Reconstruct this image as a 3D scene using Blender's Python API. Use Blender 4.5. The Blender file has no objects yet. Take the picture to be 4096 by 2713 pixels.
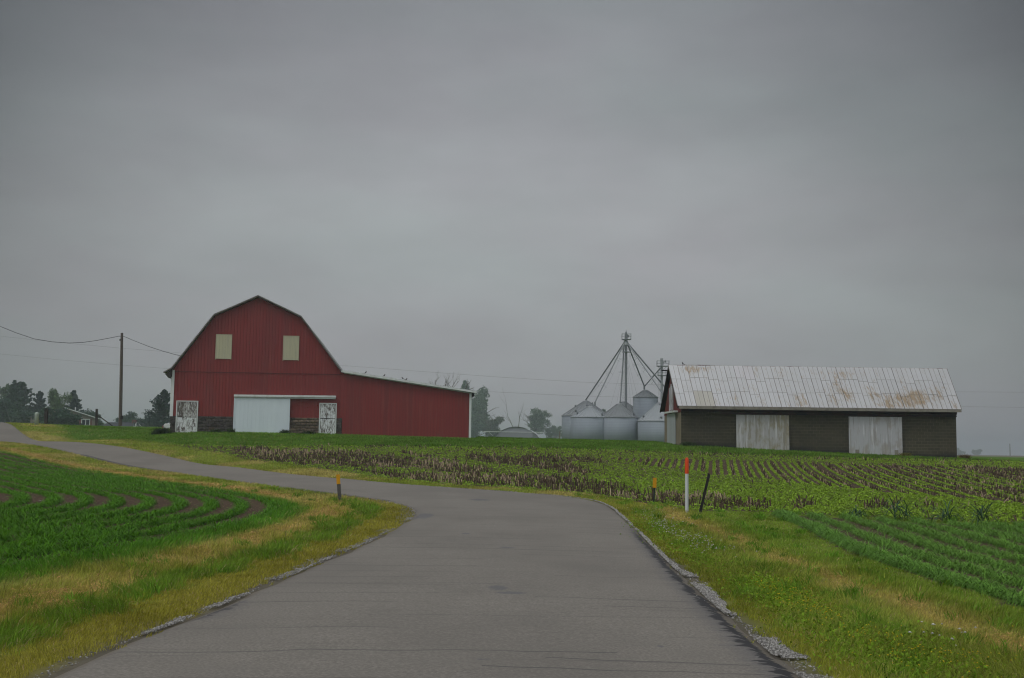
import bpy, math, random
import numpy as np
from mathutils import Vector, Matrix
random.seed(7); RNG=np.random.default_rng(11)
sc=bpy.context.scene; COL=sc.collection
pi=math.pi
SKY0,SKY1,SKY2,SKY3,SKY4,SKY5=(.355,.345,.375),(.365,.375,.395),(.375,.39,.40),(.235,.248,.258),(1.1,1.12,1.13),(1.8,1.83,1.85)
SKYK,SUNK,HAZE,EXPO,DEN=1.0,.85,.0007,0.0,True

# ------------------------------------------------------------------ terrain
CTRL=[(-2.38,30.0,0.101),(-4.258,40.0,0.34),(2.943,32.0,0.064),(-15.278,52.0,0.518),(-15.309,60.0,0.798),(-32.527,72.0,1.808),(-39.829,88.0,3.108),(-37.6,100.0,3.435),(-24.589,82.0,2.669),(-12.366,82.0,2.637),(-3.001,82.0,2.474),(11.333,75.0,2.129),(29.553,75.0,1.503),(-12.656,68.0,1.772),(6.891,68.0,1.761),(4.211,92.0,2.559),(11.259,92.0,2.473),(-6.499,14.6,0.034),(-12.111,27.0,0.237),(-27.077,60.0,1.288),(-5.224,26.0,0.128),(5.624,12.5,0.042),(12.663,28.0,0.027),(24.952,55.0,0.803),(40.871,90.0,1.498),(14.223,60.0,0.899),(0.063,42.0,0.298),(0.069,55.0,0.906),(-13.412,40.0,0.345),(7.336,31.0,0.113),(-11.01,60.0,1.149),(-30.776,82.0,1.996),(-3.0,0.0,0.0),(3.0,0.0,0.0),(0.0,8.0,0.0),(-3.2,8.5,0.0),(2.2,8.5,0.0),(0.0,15.0,0.0),(0.0,22.0,0.0),(-8.0,0.0,0.0),(8.0,0.0,0.0),(0.0,-30.0,0.0),(-20.0,0.0,-0.1),(20.0,0.0,-0.1),(-60.0,0.0,0.5),(60.0,0.0,-0.2),(6.0,20.0,-0.05),(-40.0,110.0,3.6),(-25.0,110.0,3.5),(0.0,110.0,2.7),(30.0,110.0,2.0),(60.0,110.0,1.4),(-100.0,60.0,2.5),(-100.0,240.0,4.5),(-50.0,240.0,4.3),(0.0,240.0,3.0),(30.0,220.0,2.6),(60.0,220.0,2.2),(120.0,220.0,1.2),(0.0,500.0,2.0),(-200.0,500.0,4.0),(300.0,500.0,2.0),(300.0,800.0,2.6),(500.0,1000.0,2.8),(0.0,1200.0,1.0),(-600.0,1000.0,2.0),(-900.0,0.0,0.0),(900.0,0.0,0.0),(0.0,-900.0,0.0),(900.0,900.0,1.0),(-2500.0,3000.0,0.0),(2500.0,3000.0,0.0),(2500.0,-3000.0,0.0),(-2500.0,-3000.0,0.0),(0.0,3000.0,0.0)]
C=np.array(CTRL,float); EYE=1.7
def _K(r2): return np.where(r2>0,r2*np.log(np.maximum(r2,1e-12)),0)
def _warp(x,y):
    r=np.sqrt(x*x+y*y); s=np.where(r>100,(100+100*np.log(np.maximum(r,100)/100))/np.maximum(r,1e-9),1); return x*s/50,y*s/50
_X,_Y=_warp(C[:,0],C[:,1]); _n=len(C)
_A=np.zeros((_n+3,_n+3)); _A[:_n,:_n]=_K((_X[:,None]-_X)**2+(_Y[:,None]-_Y)**2)+np.eye(_n)*2e-3
_A[:_n,_n]=1; _A[:_n,_n+1]=_X; _A[:_n,_n+2]=_Y; _A[_n:,:_n]=_A[:_n,_n:].T
_W=np.linalg.solve(_A,np.concatenate([C[:,2],[0,0,0]]))
def Z(x,y):
    x=np.asarray(x,float); y=np.asarray(y,float); a,b=_warp(x,y); s=_W[_n]+_W[_n+1]*a+_W[_n+2]*b
    for i in range(_n): s=s+_W[i]*_K((a-_X[i])**2+(b-_Y[i])**2)
    return s
def Zf(x,y): return float(Z(x,y))
# fast lookup grid for points near the road and fields
GX0,GX1,GY0,GY1,GS=-70.,70.,-6.,125.,0.25
gx=np.arange(GX0,GX1+GS/2,GS); gy=np.arange(GY0,GY1+GS/2,GS); GXX,GYY=np.meshgrid(gx,gy)
def bil(G,x,y):
    u=np.clip((x-GX0)/GS,0,len(gx)-1.001); v=np.clip((y-GY0)/GS,0,len(gy)-1.001)
    i=u.astype(int); j=v.astype(int); fu=u-i; fv=v-j
    return (G[j,i]*(1-fu)+G[j,i+1]*fu)*(1-fv)+(G[j+1,i]*(1-fu)+G[j+1,i+1]*fu)*fv
GZ=Z(GXX,GYY)
def zg(x,y): return bil(GZ,x,y)
def pdist(pl,x,y):
    d=np.full(np.shape(x),1e9)
    for (a,b),(c,e) in zip(pl[:-1],pl[1:]):
        dx,dy=c-a,e-b; L=dx*dx+dy*dy+1e-12
        t=np.clip(((x-a)*dx+(y-b)*dy)/L,0,1)
        d=np.minimum(d,(x-a-t*dx)**2+(y-b-t*dy)**2)
    return np.sqrt(d)
def inpoly(pl,x,y):
    r=np.zeros(np.shape(x),bool); n=len(pl)
    for i in range(n):
        (a,b),(c,e)=pl[i],pl[(i+1)%n]
        if b==e: continue
        m=((b>y)!=(e>y))&(x<(c-a)*(y-b)/(e-b)+a); r^=m
    return r
def _h(i,j,s): 
    v=np.sin(i*127.1+j*311.7+s*74.7)*43758.5453; return v-np.floor(v)
def vnoise(x,y,s=0):
    i=np.floor(x); j=np.floor(y); u=x-i; v=y-j; u=u*u*(3-2*u); v=v*v*(3-2*v)
    return (_h(i,j,s)*(1-u)+_h(i+1,j,s)*u)*(1-v)+(_h(i,j+1,s)*(1-u)+_h(i+1,j+1,s)*u)*v
def fbm(x,y,s=0): return (vnoise(x,y,s)+.5*vnoise(x*2.1,y*2.1,s+3)+.25*vnoise(x*4.3,y*4.3,s+5))/1.75
def sst(a,b,v): t=np.clip((v-a)/(b-a),0,1); return t*t*(3-2*t)
# ------------------------------------------------------------------ layout (metres; x right, y away from the viewer)
PAIRS=[((-3.2,-30),(2.2,-30)),((-3.25,-12),(2.2,-12)),((-3.4,0),(2.2,0)),((-3.38,8.5),(2.25,8.8)),((-3.28,10),(2.27,10.6)),((-3.14,11.6),(2.32,12.8)),((-2.98,13.5),(2.4,15)),
((-2.8,16.5),(2.55,18.5)),((-2.58,19.5),(2.72,22.5)),((-2.42,22.9),(2.83,26)),((-2.33,26),(2.92,30)),((-2.37,28.3),(2.95,33)),((-2.5,29.7),(2.6,36.2)),((-2.75,31),(1.25,38.6)),
((-3.1,32),(-.64,40.1)),((-3.6,33),(-2.7,41.3)),((-5.1,35),(-4.6,43.0)),((-7,37.6),(-6.3,45.2)),((-9.8,42),(-9.9,50.0)),((-15.3,51.3),(-14.2,57.0)),((-20.3,57.8),(-17.6,61.4)),
((-25.3,63.5),(-22.5,66.8)),((-33.2,73.5),(-29.4,74.4)),((-42,85),(-37.2,85.6)),((-50,97),(-43.5,97)),((-60,115),(-53,115)),((-72,140),(-65,140))]
def catmull(P,step):
    P=[np.array(p,float) for p in P]; out=[]
    for i in range(len(P)-1):
        a,b,c,d=P[max(i-1,0)],P[i],P[i+1],P[min(i+2,len(P)-1)]
        n=max(2,int(max(np.linalg.norm((c-b)[:2]),np.linalg.norm((c-b)[2:]))/step))
        for k in range(n):
            t=k/n; m1=(c-a)/2; m2=(d-b)/2
            out.append((2*t**3-3*t*t+1)*b+(t**3-2*t*t+t)*m1+(-2*t**3+3*t*t)*c+(t**3-t*t)*m2)
    out.append(P[-1]); return np.array(out)
ROAD=catmull([a+b for a,b in PAIRS],0.5); ROADL=ROAD[:,:2]; ROADR=ROAD[:,2:]
RPOLY=[tuple(p) for p in ROADL[::2]]+[tuple(p) for p in ROADR[::-2]]
CLB=[tuple(p) for p in catmull([(-6.95,-6),(-6.9,5),(-6.6,14.4),(-6.2,16.8),(-5.8,19.6),(-5.5,22.5),(-5.4,25.2),(-5.7,28),(-6.5,30.9),(-8.0,34),(-10.3,37.6),(-13.5,42.5),(-17.5,48.6),(-21.5,54),(-27.3,60.4),(-36,71),(-50,90),(-64,112)],1.0)]
CORNL=CLB+[(-90,112),(-90,-6)]
CORNR=[(5.75,-5),(5.66,8),(5.65,12.5),(5.83,16.2),(6.2,21),(6.75,26),(6.95,30.4),(8.1,29.5),(9.2,28.8),(10.4,28.2),(12.5,27.7),(20,27.2),(48,27),(48,-5)]
SOYN=[(-20.9,70),(-16.1,64.2),(-12.6,59.3),(-10.0,54.8),(-5.2,47.0),(-2.7,43.4),(-.6,42.4),(1.4,41.0),(2.9,38.9),(3.9,36.0),(4.7,33.6),(5.2,31.6),(6.0,31.5),(7.0,31.4),(8.0,30.4),(9.8,29.6),(12.6,28.8),(20,28.2),(48,28)]
SOY=SOYN+[(68,60),(68,79),(45,77.5),(34.2,74.2),(28.7,72.6),(21.8,69.6),(13.4,68.6),(9.9,68.6),(6.9,68.2),(3.1,68.2),(-4.6,67.6),(-12.7,68.4),(-17,69)]
INTER=[(5.2,62.0),(7.0,59.0),(8.6,56.1),(9.9,53.6),(11.4,51.2),(12.2,48.4),(13.2,45.9),(14.2,43),(14.9,40.3),(16.0,38.2),(16.9,35.5),(24,31),(60,31),(60,63),(27.6,62.6),(23.3,63.4),(18.4,63.9),(14.2,64.4),(11.6,63.9),(6.6,62.6)]
PATCH=[[(-17.5,68),(-12.1,65.4),(-8.65,63.2),(-5.15,58.6),(-2.22,55.6),(-.5,51.3),(-1.4,50.0),(-5.56,53.6),(-8.2,54.6),(-10.6,57),(-13.5,60.7)],
[(-7.2,52.2),(-4.4,49.9),(-1.7,48.7),(.4,50.1),(3.2,48.3),(4.4,42.8),(4.2,37.3),(2.6,39.8),(1,41.4),(-.4,42.5),(-2.6,43.6),(-5.0,47)],
[(-2.3,61.6),(.5,59.7),(4,55.3),(3.5,51.3),(1.1,54),(-2.2,59)],[(-5.8,62.9),(-2.7,57.8),(-3,56.5),(-5.7,61.2)],[(.5,61.3),(4.9,61.8),(4.7,58.6),(.5,59.2)],
[(3,43),(4.5,40.8),(5.8,39.6),(6.3,37.7),(5.7,32.6),(5.1,33.4),(4.2,36),(2.9,39.2)],[(6.76,39.3),(7.4,37.5),(6.9,34.6),(6.2,35.9)],[(5.8,33.9),(7.9,35.7),(7.1,31.6),(5.5,31.7)],
[(11.5,36.5),(12.2,36.1),(11.2,33.1),(10.4,33)],[(7.4,35.2),(7.8,34.7),(7.1,31.6),(6.7,31.8)],[(9.3,36.8),(9.7,36.2),(8.6,32),(8,31.9)],[(12.9,35.6),(12.95,34.6),(12,31.9),(11.7,32.3)]]
GL=pdist([tuple(p) for p in ROADL[::2]],GXX,GYY); GR=pdist([tuple(p) for p in ROADR[::2]],GXX,GYY)
GCL=pdist(CLB,GXX,GYY); GCR=pdist(CORNR[:-2],GXX,GYY); GSN=pdist(SOYN,GXX,GYY)
def zones(x,y):
    """distance to road edges and membership of the fields, all vectorised"""
    near=(x>GX0)&(x<GX1)&(y>GY0)&(y<GY1)
    z={}
    z['near']=near; z['road']=inpoly(RPOLY,x,y)
    z['dL']=np.where(near,bil(GL,x,y),60.); z['dR']=np.where(near,bil(GR,x,y),60.)
    jx=x+(fbm(x*1.3,y*1.3,2)-.5)*.5; jy=y+(fbm(x*1.3,y*1.3,9)-.5)*.8
    z['cl']=inpoly(CORNL,jx,y); z['cr']=inpoly(CORNR,jx,jy); z['soy']=inpoly(SOY,jx,jy)
    z['dcl']=np.where(near,bil(GCL,x,y),60.)
    return z
C_OCH=np.array([.36,.34,.05]); C_GRN=np.array([.15,.31,.028]); C_STR=np.array([.66,.46,.17]); C_LAWN=np.array([.14,.275,.03])
C_SOIL=np.array([.105,.074,.050]); C_MID=np.array([.36,.41,.065]); C_DRY=np.array([.50,.45,.14])
def verge(x,y,z):
    """base colour and blade height of the verge plants at each point"""
    d=np.minimum(z['dL'],z['dR']); left=z['dL']<z['dR']
    n1=fbm(x*.55,y*.55,1); n2=fbm(x*2.2,y*2.2,4); n3=fbm(x*6,y*6,6); nl=fbm(x*.12,y*.12,8)
    def M(a,b,t): return a*(1-t[:,None])+b*t[:,None]
    dd=d+(n1-.5)*.55+(n2-.5)*.6+(n3-.5)*.5
    N=len(x)
    # left verge: ochre short strip, green tufts, dry clippings, green strip beside the corn
    c=np.tile(C_OCH,(N,1)); h=np.full(N,.05)
    t=sst(.75,.95,dd); c=M(c,np.tile(C_GRN*.9+C_MID*.1,(N,1)),t*sst(.32,.6,n2*.6+n3*.4+.1)*.9); h=h*(1-t)+t*(.09+.10*n2)
    t=sst(1.35,1.65,dd); dry=sst(.30,.68,n2*.4+n3*.4+n1*.2)*.85; cc=M(np.tile(C_MID,(N,1)),np.tile(C_STR,(N,1)),dry); c=M(c,cc,t); h=h*(1-t)+t*(.14-.10*dry)
    t=sst(2.45,2.8,dd)*(1-.0); c=M(c,np.tile(C_DRY*.5+C_GRN*.5,(N,1)),t*(.5+.5*n1)); h=h*(1-t)+t*.07
    t=sst(.75,.35,z['dcl']+(n2-.5)*.5); c=M(c,np.tile(C_GRN*np.array([.9,1.05,1.1]),(N,1)),t*left); h=np.where(left,h*(1-t)+t*.16,h)
    # right verge
    far=sst(38,44,y); 
    s=x-(4.33+.0*y); cr=np.tile(C_OCH*.75+C_GRN*.25,(N,1)); hr=np.full(N,.06)
    t=sst(.35,.7,dd); cr=M(cr,np.tile(C_MID*.75+C_DRY*.1+C_GRN*.15,(N,1)),t*sst(.35,.55,n1)); cr=M(cr,np.tile(C_GRN,(N,1)),t*sst(.5,.68,n2*.6+n3*.4)*.8); hr=hr*(1-t)+t*(.06+.10*n1)
    st=np.exp(-((x-4.4-(n1-.5)*.9)/.30)**2)*sst(.25,.55,n2*.5+nl*.5); cr=M(cr,np.tile(C_STR*.85+C_MID*.15,(N,1)),st*.7); hr=hr*(1-.5*st)
    t=sst(4.7,5.2,x+(n2-.5)*.4); cr=M(cr,np.tile(C_GRN*.65+C_MID*.35,(N,1)),t*.8); hr=hr*(1-.55*sst(5.05,5.5,x))
    isr=(~left)&(y<38); c=np.where(isr[:,None],cr,c); h=np.where(isr,hr,h)
    # curved far part, both sides: yellow green, dry band
    isf=(y>31)&((~left)|(d>-1)); wf=sst(30,35,y)*(~isr|(y>=38))
    cf=M(np.tile(C_MID*.75+C_GRN*.25,(N,1)),np.tile(C_DRY,(N,1)),sst(.4,.65,n1)); 
    tl=np.exp(-((z['dcl']-1.0-(n1-.5)*.8)/.5)**2)*left; cf=M(cf,np.tile(C_STR*.85,(N,1)),tl*.85*sst(.3,.5,n2+.1))
    tr=sst(2.6,4.4,d+(nl-.5)*4)*(~left); cf=M(cf,np.tile(C_LAWN,(N,1)),tr)
    c=M(c,cf,wf); h=h*(1-wf)+wf*(.08+.03*n2)
    # lawn and rough ground away from the road
    lawn=(~left)&((d>6)&(y>60)); c=np.where(lawn[:,None],C_LAWN*(.85+.3*nl)[:,None],c)
    out=(y>112)|(np.abs(x)>66); c=np.where(out[:,None],C_LAWN[None]*(.7+.5*fbm(x*.02,y*.02,3))[:,None],c)
    c=c*(.86+.28*n3)[:,None]
    return c,h,d,left
def ground_colour(x,y):
    z=zones(x,y); c,h,d,left=verge(x,y,z); c=c*.72
    n=fbm(x*3,y*3,7)
    soil=C_SOIL*(.8+.4*n)[:,None]
    f=z['cl']|z['cr']|z['soy']
    c=np.where(f[:,None],soil,c)
    g=np.where(z['near'],d,60.)
    c=np.where((z['road']&(d<1.2))[:,None],np.array([.15,.135,.11])*(.7+.5*n)[:,None],c)
    c=np.where(((g<np.where(left,.13+.16*n,.13+.12*n)*sst(26,17,y))&z['near'])[:,None],np.array([.17,.155,.12])*(.7+.5*n)[:,None],c)
    # ploughed brown land far off
    far=((y>330)&(x>40)); c=np.where(far[:,None],np.array([.2,.165,.14]),c)
    mound=np.exp(-(((x-7.5)/5)**2+((y-150)/25)**2)); c=c*(1-mound[:,None])+np.array([.17,.13,.09])*mound[:,None]
    return c
# ------------------------------------------------------------------ helpers
def tag(o,label=None,cat=None,group=None,kind=None):
    if label: o['label']=label
    if cat: o['category']=cat
    if group: o['group']=group
    if kind: o['kind']=kind
    return o
def empty(name,loc,label,cat,group=None):
    o=bpy.data.objects.new(name,None); COL.objects.link(o); o.location=loc; o.empty_display_size=.3
    return tag(o,label,cat,group)
def npmesh(name,V,F4=None,F3=None,col=None,uv=None):
    me=bpy.data.meshes.new(name); V=np.asarray(V,np.float32)
    F4=np.zeros((0,4),int) if F4 is None else F4; F3=np.zeros((0,3),int) if F3 is None else F3
    me.vertices.add(len(V)); me.vertices.foreach_set('co',V.ravel())
    li=np.concatenate([F4.ravel(),F3.ravel()]).astype(np.int32); n=len(F4)+len(F3)
    me.loops.add(len(li)); me.loops.foreach_set('vertex_index',li)
    me.polygons.add(n); st=np.concatenate([np.arange(len(F4))*4,len(F4)*4+np.arange(len(F3))*3]).astype(np.int32)
    me.polygons.foreach_set('loop_start',st)
    me.update(calc_edges=True)
    if col is not None:
        a=me.color_attributes.new('Col','FLOAT_COLOR','POINT'); cc=np.ones((len(V),4),np.float32); cc[:,:3]=col; a.data.foreach_set('color',cc.ravel())
    me.validate()
    return me
def link(name,me,m,parent=None):
    o=bpy.data.objects.new(name,me); COL.objects.link(o); me.materials.append(m)
    if parent: o.parent=parent
    return o
class MB:
    def __init__(s): s.v=[]; s.f=[]; s.c=[]
    def add(s,vs,fs,col=None):
        b=len(s.v); s.v+= [tuple(v) for v in vs]; s.f+=[tuple(i+b for i in f) for f in fs]; s.c+=[col or (1,1,1)]*len(vs); return s
    def box(s,x0,x1,y0,y1,z0,z1,col=None):
        return s.add([(x0,y0,z0),(x1,y0,z0),(x1,y1,z0),(x0,y1,z0),(x0,y0,z1),(x1,y0,z1),(x1,y1,z1),(x0,y1,z1)],[(0,3,2,1),(4,5,6,7),(0,1,5,4),(1,2,6,5),(2,3,7,6),(3,0,4,7)],col)
    def prism(s,pts,y0,y1,col=None):     # outline in x,z pushed along y
        n=len(pts); vs=[(p[0],y0,p[1]) for p in pts]+[(p[0],y1,p[1]) for p in pts]
        return s.add(vs,[tuple(range(n)),tuple(range(2*n-1,n-1,-1))]+[(i,i+n,(i+1)%n+n,(i+1)%n) for i in range(n)],col)
    def prismx(s,pts,x0,x1,col=None):    # outline in y,z pushed along x
        n=len(pts); vs=[(x0,p[0],p[1]) for p in pts]+[(x1,p[0],p[1]) for p in pts]
        return s.add(vs,[tuple(range(n)),tuple(range(2*n-1,n-1,-1))]+[(i,i+n,(i+1)%n+n,(i+1)%n) for i in range(n)],col)
    def tube(s,pts,rs,n=8,col=None,caps=True):
        pts=[Vector(p) for p in pts]; 
        if not hasattr(rs,'__len__'): rs=[rs]*len(pts)
        vs=[];fs=[]
        for i,p in enumerate(pts):
            t=(pts[min(i+1,len(pts)-1)]-pts[max(i-1,0)]).normalized()
            a=t.orthogonal().normalized() if i==0 else (a-t*a.dot(t)).normalized()
            b=t.cross(a)
            for k in range(n):
                w=2*pi*k/n; vs.append(p+(a*math.cos(w)+b*math.sin(w))*rs[i])
        for i in range(len(pts)-1):
            for k in range(n): fs.append((i*n+k,i*n+(k+1)%n,(i+1)*n+(k+1)%n,(i+1)*n+k))
        if caps: fs.append(tuple(range(n-1,-1,-1))); fs.append(tuple(range((len(pts)-1)*n,len(pts)*n)))
        return s.add(vs,fs,col)
    def lathe(s,c,prof,n=32,col=None):
        vs=[];fs=[]
        for r,z in prof:
            for k in range(n): w=2*pi*k/n; vs.append((c[0]+r*math.cos(w),c[1]+r*math.sin(w),c[2]+z))
        for i in range(len(prof)-1):
            for k in range(n): fs.append((i*n+k,i*n+(k+1)%n,(i+1)*n+(k+1)%n,(i+1)*n+k))
        fs.append(tuple(range(n-1,-1,-1))); fs.append(tuple(range((len(prof)-1)*n,len(prof)*n)))
        return s.add(vs,fs,col)
    def build(s,name,m,parent=None,smooth=False,bevel=0):
        L=Vector((0,0,0)); p=parent
        while p: L+=p.location; p=p.parent
        me=bpy.data.meshes.new(name); o0=Vector((0,0,0))
        if not parent:
            xs=np.array(s.v); o0=Vector(((xs[:,0].min()+xs[:,0].max())/2,(xs[:,1].min()+xs[:,1].max())/2,xs[:,2].min()))
        me.from_pydata([tuple(Vector(v)-L-o0) for v in s.v],[],s.f); me.update()
        a=me.color_attributes.new('Col','FLOAT_COLOR','POINT'); cc=np.ones((len(s.v),4),np.float32); cc[:,:3]=s.c; a.data.foreach_set('color',cc.ravel())
        if smooth:
            for q in me.polygons: q.use_smooth=len(q.vertices)<=4
        o=link(name,me,m,parent); o.location=o0
        if bevel: b=o.modifiers.new('b','BEVEL'); b.width=bevel; b.segments=1; b.limit_method='ANGLE'
        return o
def copy_tree(o,parent=None):
    c=o.copy(); COL.objects.link(c); c.parent=parent
    for ch in list(o.children): copy_tree(ch,c)
    return c
class N:
    def __init__(s,nt): s.nt=nt
    def __call__(s,t,ins=None,**kw):
        n=s.nt.nodes.new(t)
        for k,v in kw.items(): setattr(n,k,v)
        for k,v in (ins or {}).items():
            if isinstance(v,bpy.types.NodeSocket): s.nt.links.new(v,n.inputs[k])
            else: n.inputs[k].default_value=v
        return n
    def math(s,op,a,b=0.0,c=None):
        n=s.nt.nodes.new('ShaderNodeMath'); n.operation=op
        for i,v in enumerate((a,b,c)):
            if v is None: continue
            if isinstance(v,bpy.types.NodeSocket): s.nt.links.new(v,n.inputs[i])
            else: n.inputs[i].default_value=v
        return n.outputs[0]
    def mix(s,f,a,b,bt='MIX'):
        n=s.nt.nodes.new('ShaderNodeMix'); n.data_type='RGBA'; n.blend_type=bt
        for i,v in ((0,f),(6,a),(7,b)):
            if isinstance(v,bpy.types.NodeSocket): s.nt.links.new(v,n.inputs[i])
            else: n.inputs[i].default_value=(tuple(v)+(1,))[:4] if hasattr(v,'__len__') else v
        return n.outputs[2]
    def ramp(s,f,*st):
        n=s.nt.nodes.new('ShaderNodeValToRGB'); s.nt.links.new(f,n.inputs[0]); e=n.color_ramp.elements
        while len(e)<len(st): e.new(.5)
        for q,(p,c) in zip(e,st): q.position=p; q.color=(tuple(c)+(1,)) if hasattr(c,'__len__') else (c,c,c,1)
        return n.outputs[0]
def mat(name,col=(.5,.5,.5),rough=.8,metal=0,attr=False,layers=(),bump=None,trans=0,spec=.35):
    """layers: (scale,(sx,sy,sz),lo,hi,colour) patches of another colour where a noise lies in lo..hi; bump: (scale,(sx,sy,sz),distance)"""
    m=bpy.data.materials.new(name); m.use_nodes=True; nt=m.node_tree; nt.nodes.clear(); q=N(nt)
    tc=q('ShaderNodeTexCoord').outputs['Object']
    if attr:
        a=q('ShaderNodeAttribute',attribute_name='Col').outputs['Color']
        c=a if attr is True else q.mix(1.0,a,col,'MULTIPLY')
    else: c=None
    def nz(scale,st,det=4):
        mp=q('ShaderNodeMapping',{'Vector':tc,'Scale':st}); return q('ShaderNodeTexNoise',{'Vector':mp.outputs[0],'Scale':scale,'Detail':det,'Roughness':.6}).outputs[0]
    if c is None: c=q('ShaderNodeRGB').outputs[0]; c.default_value=tuple(col)+(1,)
    for L in layers:
        f=q.ramp(nz(L[0],L[1]),(L[2],0.),(L[3],1.))
        if len(L)>5: f=q.math('MULTIPLY',f,q.ramp(nz(L[5],(1.3,1,.8)),(.42,0.),(.56,1.)))
        c=q.mix(f,c,L[4])
    b=q('ShaderNodeBsdfPrincipled',{'Base Color':c,'Roughness':rough,'Metallic':metal,'Specular IOR Level':spec})
    if bump: nn=q('ShaderNodeBump',{'Height':nz(bump[0],bump[1]),'Distance':bump[2],'Strength':1.0}); nt.links.new(nn.outputs[0],b.inputs['Normal'])
    out=q('ShaderNodeOutputMaterial'); s=b.outputs[0]
    if trans:
        t=q('ShaderNodeBsdfTranslucent',{'Color':c}); s=q('ShaderNodeMixShader',{0:trans,1:s,2:t.outputs[0]}).outputs[0]
    nt.links.new(s,out.inputs['Surface']); return m
U=(1,1,1)
# ------------------------------------------------------------------ ground sheet
def stretch(n,fine,a,b):
    t=np.arange(n+1)/n; return a+(b-a)*t
def axis(lo,hi,step,far,k=1.09):
    a=list(np.arange(lo,hi+step/2,step)); d=step; x=a[-1]
    while x<far: d*=k; x+=d; a.append(x)
    d=step; x=a[0]; pre=[]
    while x>-far: d*=k; x-=d; pre.append(x)
    return np.array(pre[::-1]+a)
ax=axis(-34,40,.3,2600); ay=axis(4,96,.3,2600)
XX,YY=np.meshgrid(ax,ay); zz=Z(XX.ravel(),YY.ravel())
nx,ny=len(ax),len(ay); I=(np.arange(ny-1)[:,None]*nx+np.arange(nx-1)[None]).ravel()
V=np.stack([XX.ravel(),YY.ravel(),zz],1); rough=(fbm(V[:,0]*2.5,V[:,1]*2.5,12)-.5)*.05
dd=zones(V[:,0],V[:,1]); nr=np.minimum(dd['dL'],dd['dR']); V[:,2]+=np.where(dd['road']|(nr<.6),-.02,rough)*np.where(dd['near'],1,0)
m_ground=mat('ground_soil_grass',(.85,.85,.85),.95,attr='mul',spec=.1,bump=(6,U,.04))
link('ground',npmesh('ground',V,np.stack([I,I+1,I+nx+1,I+nx],1),col=ground_colour(V[:,0],V[:,1])),m_ground)['kind']='structure'
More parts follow.
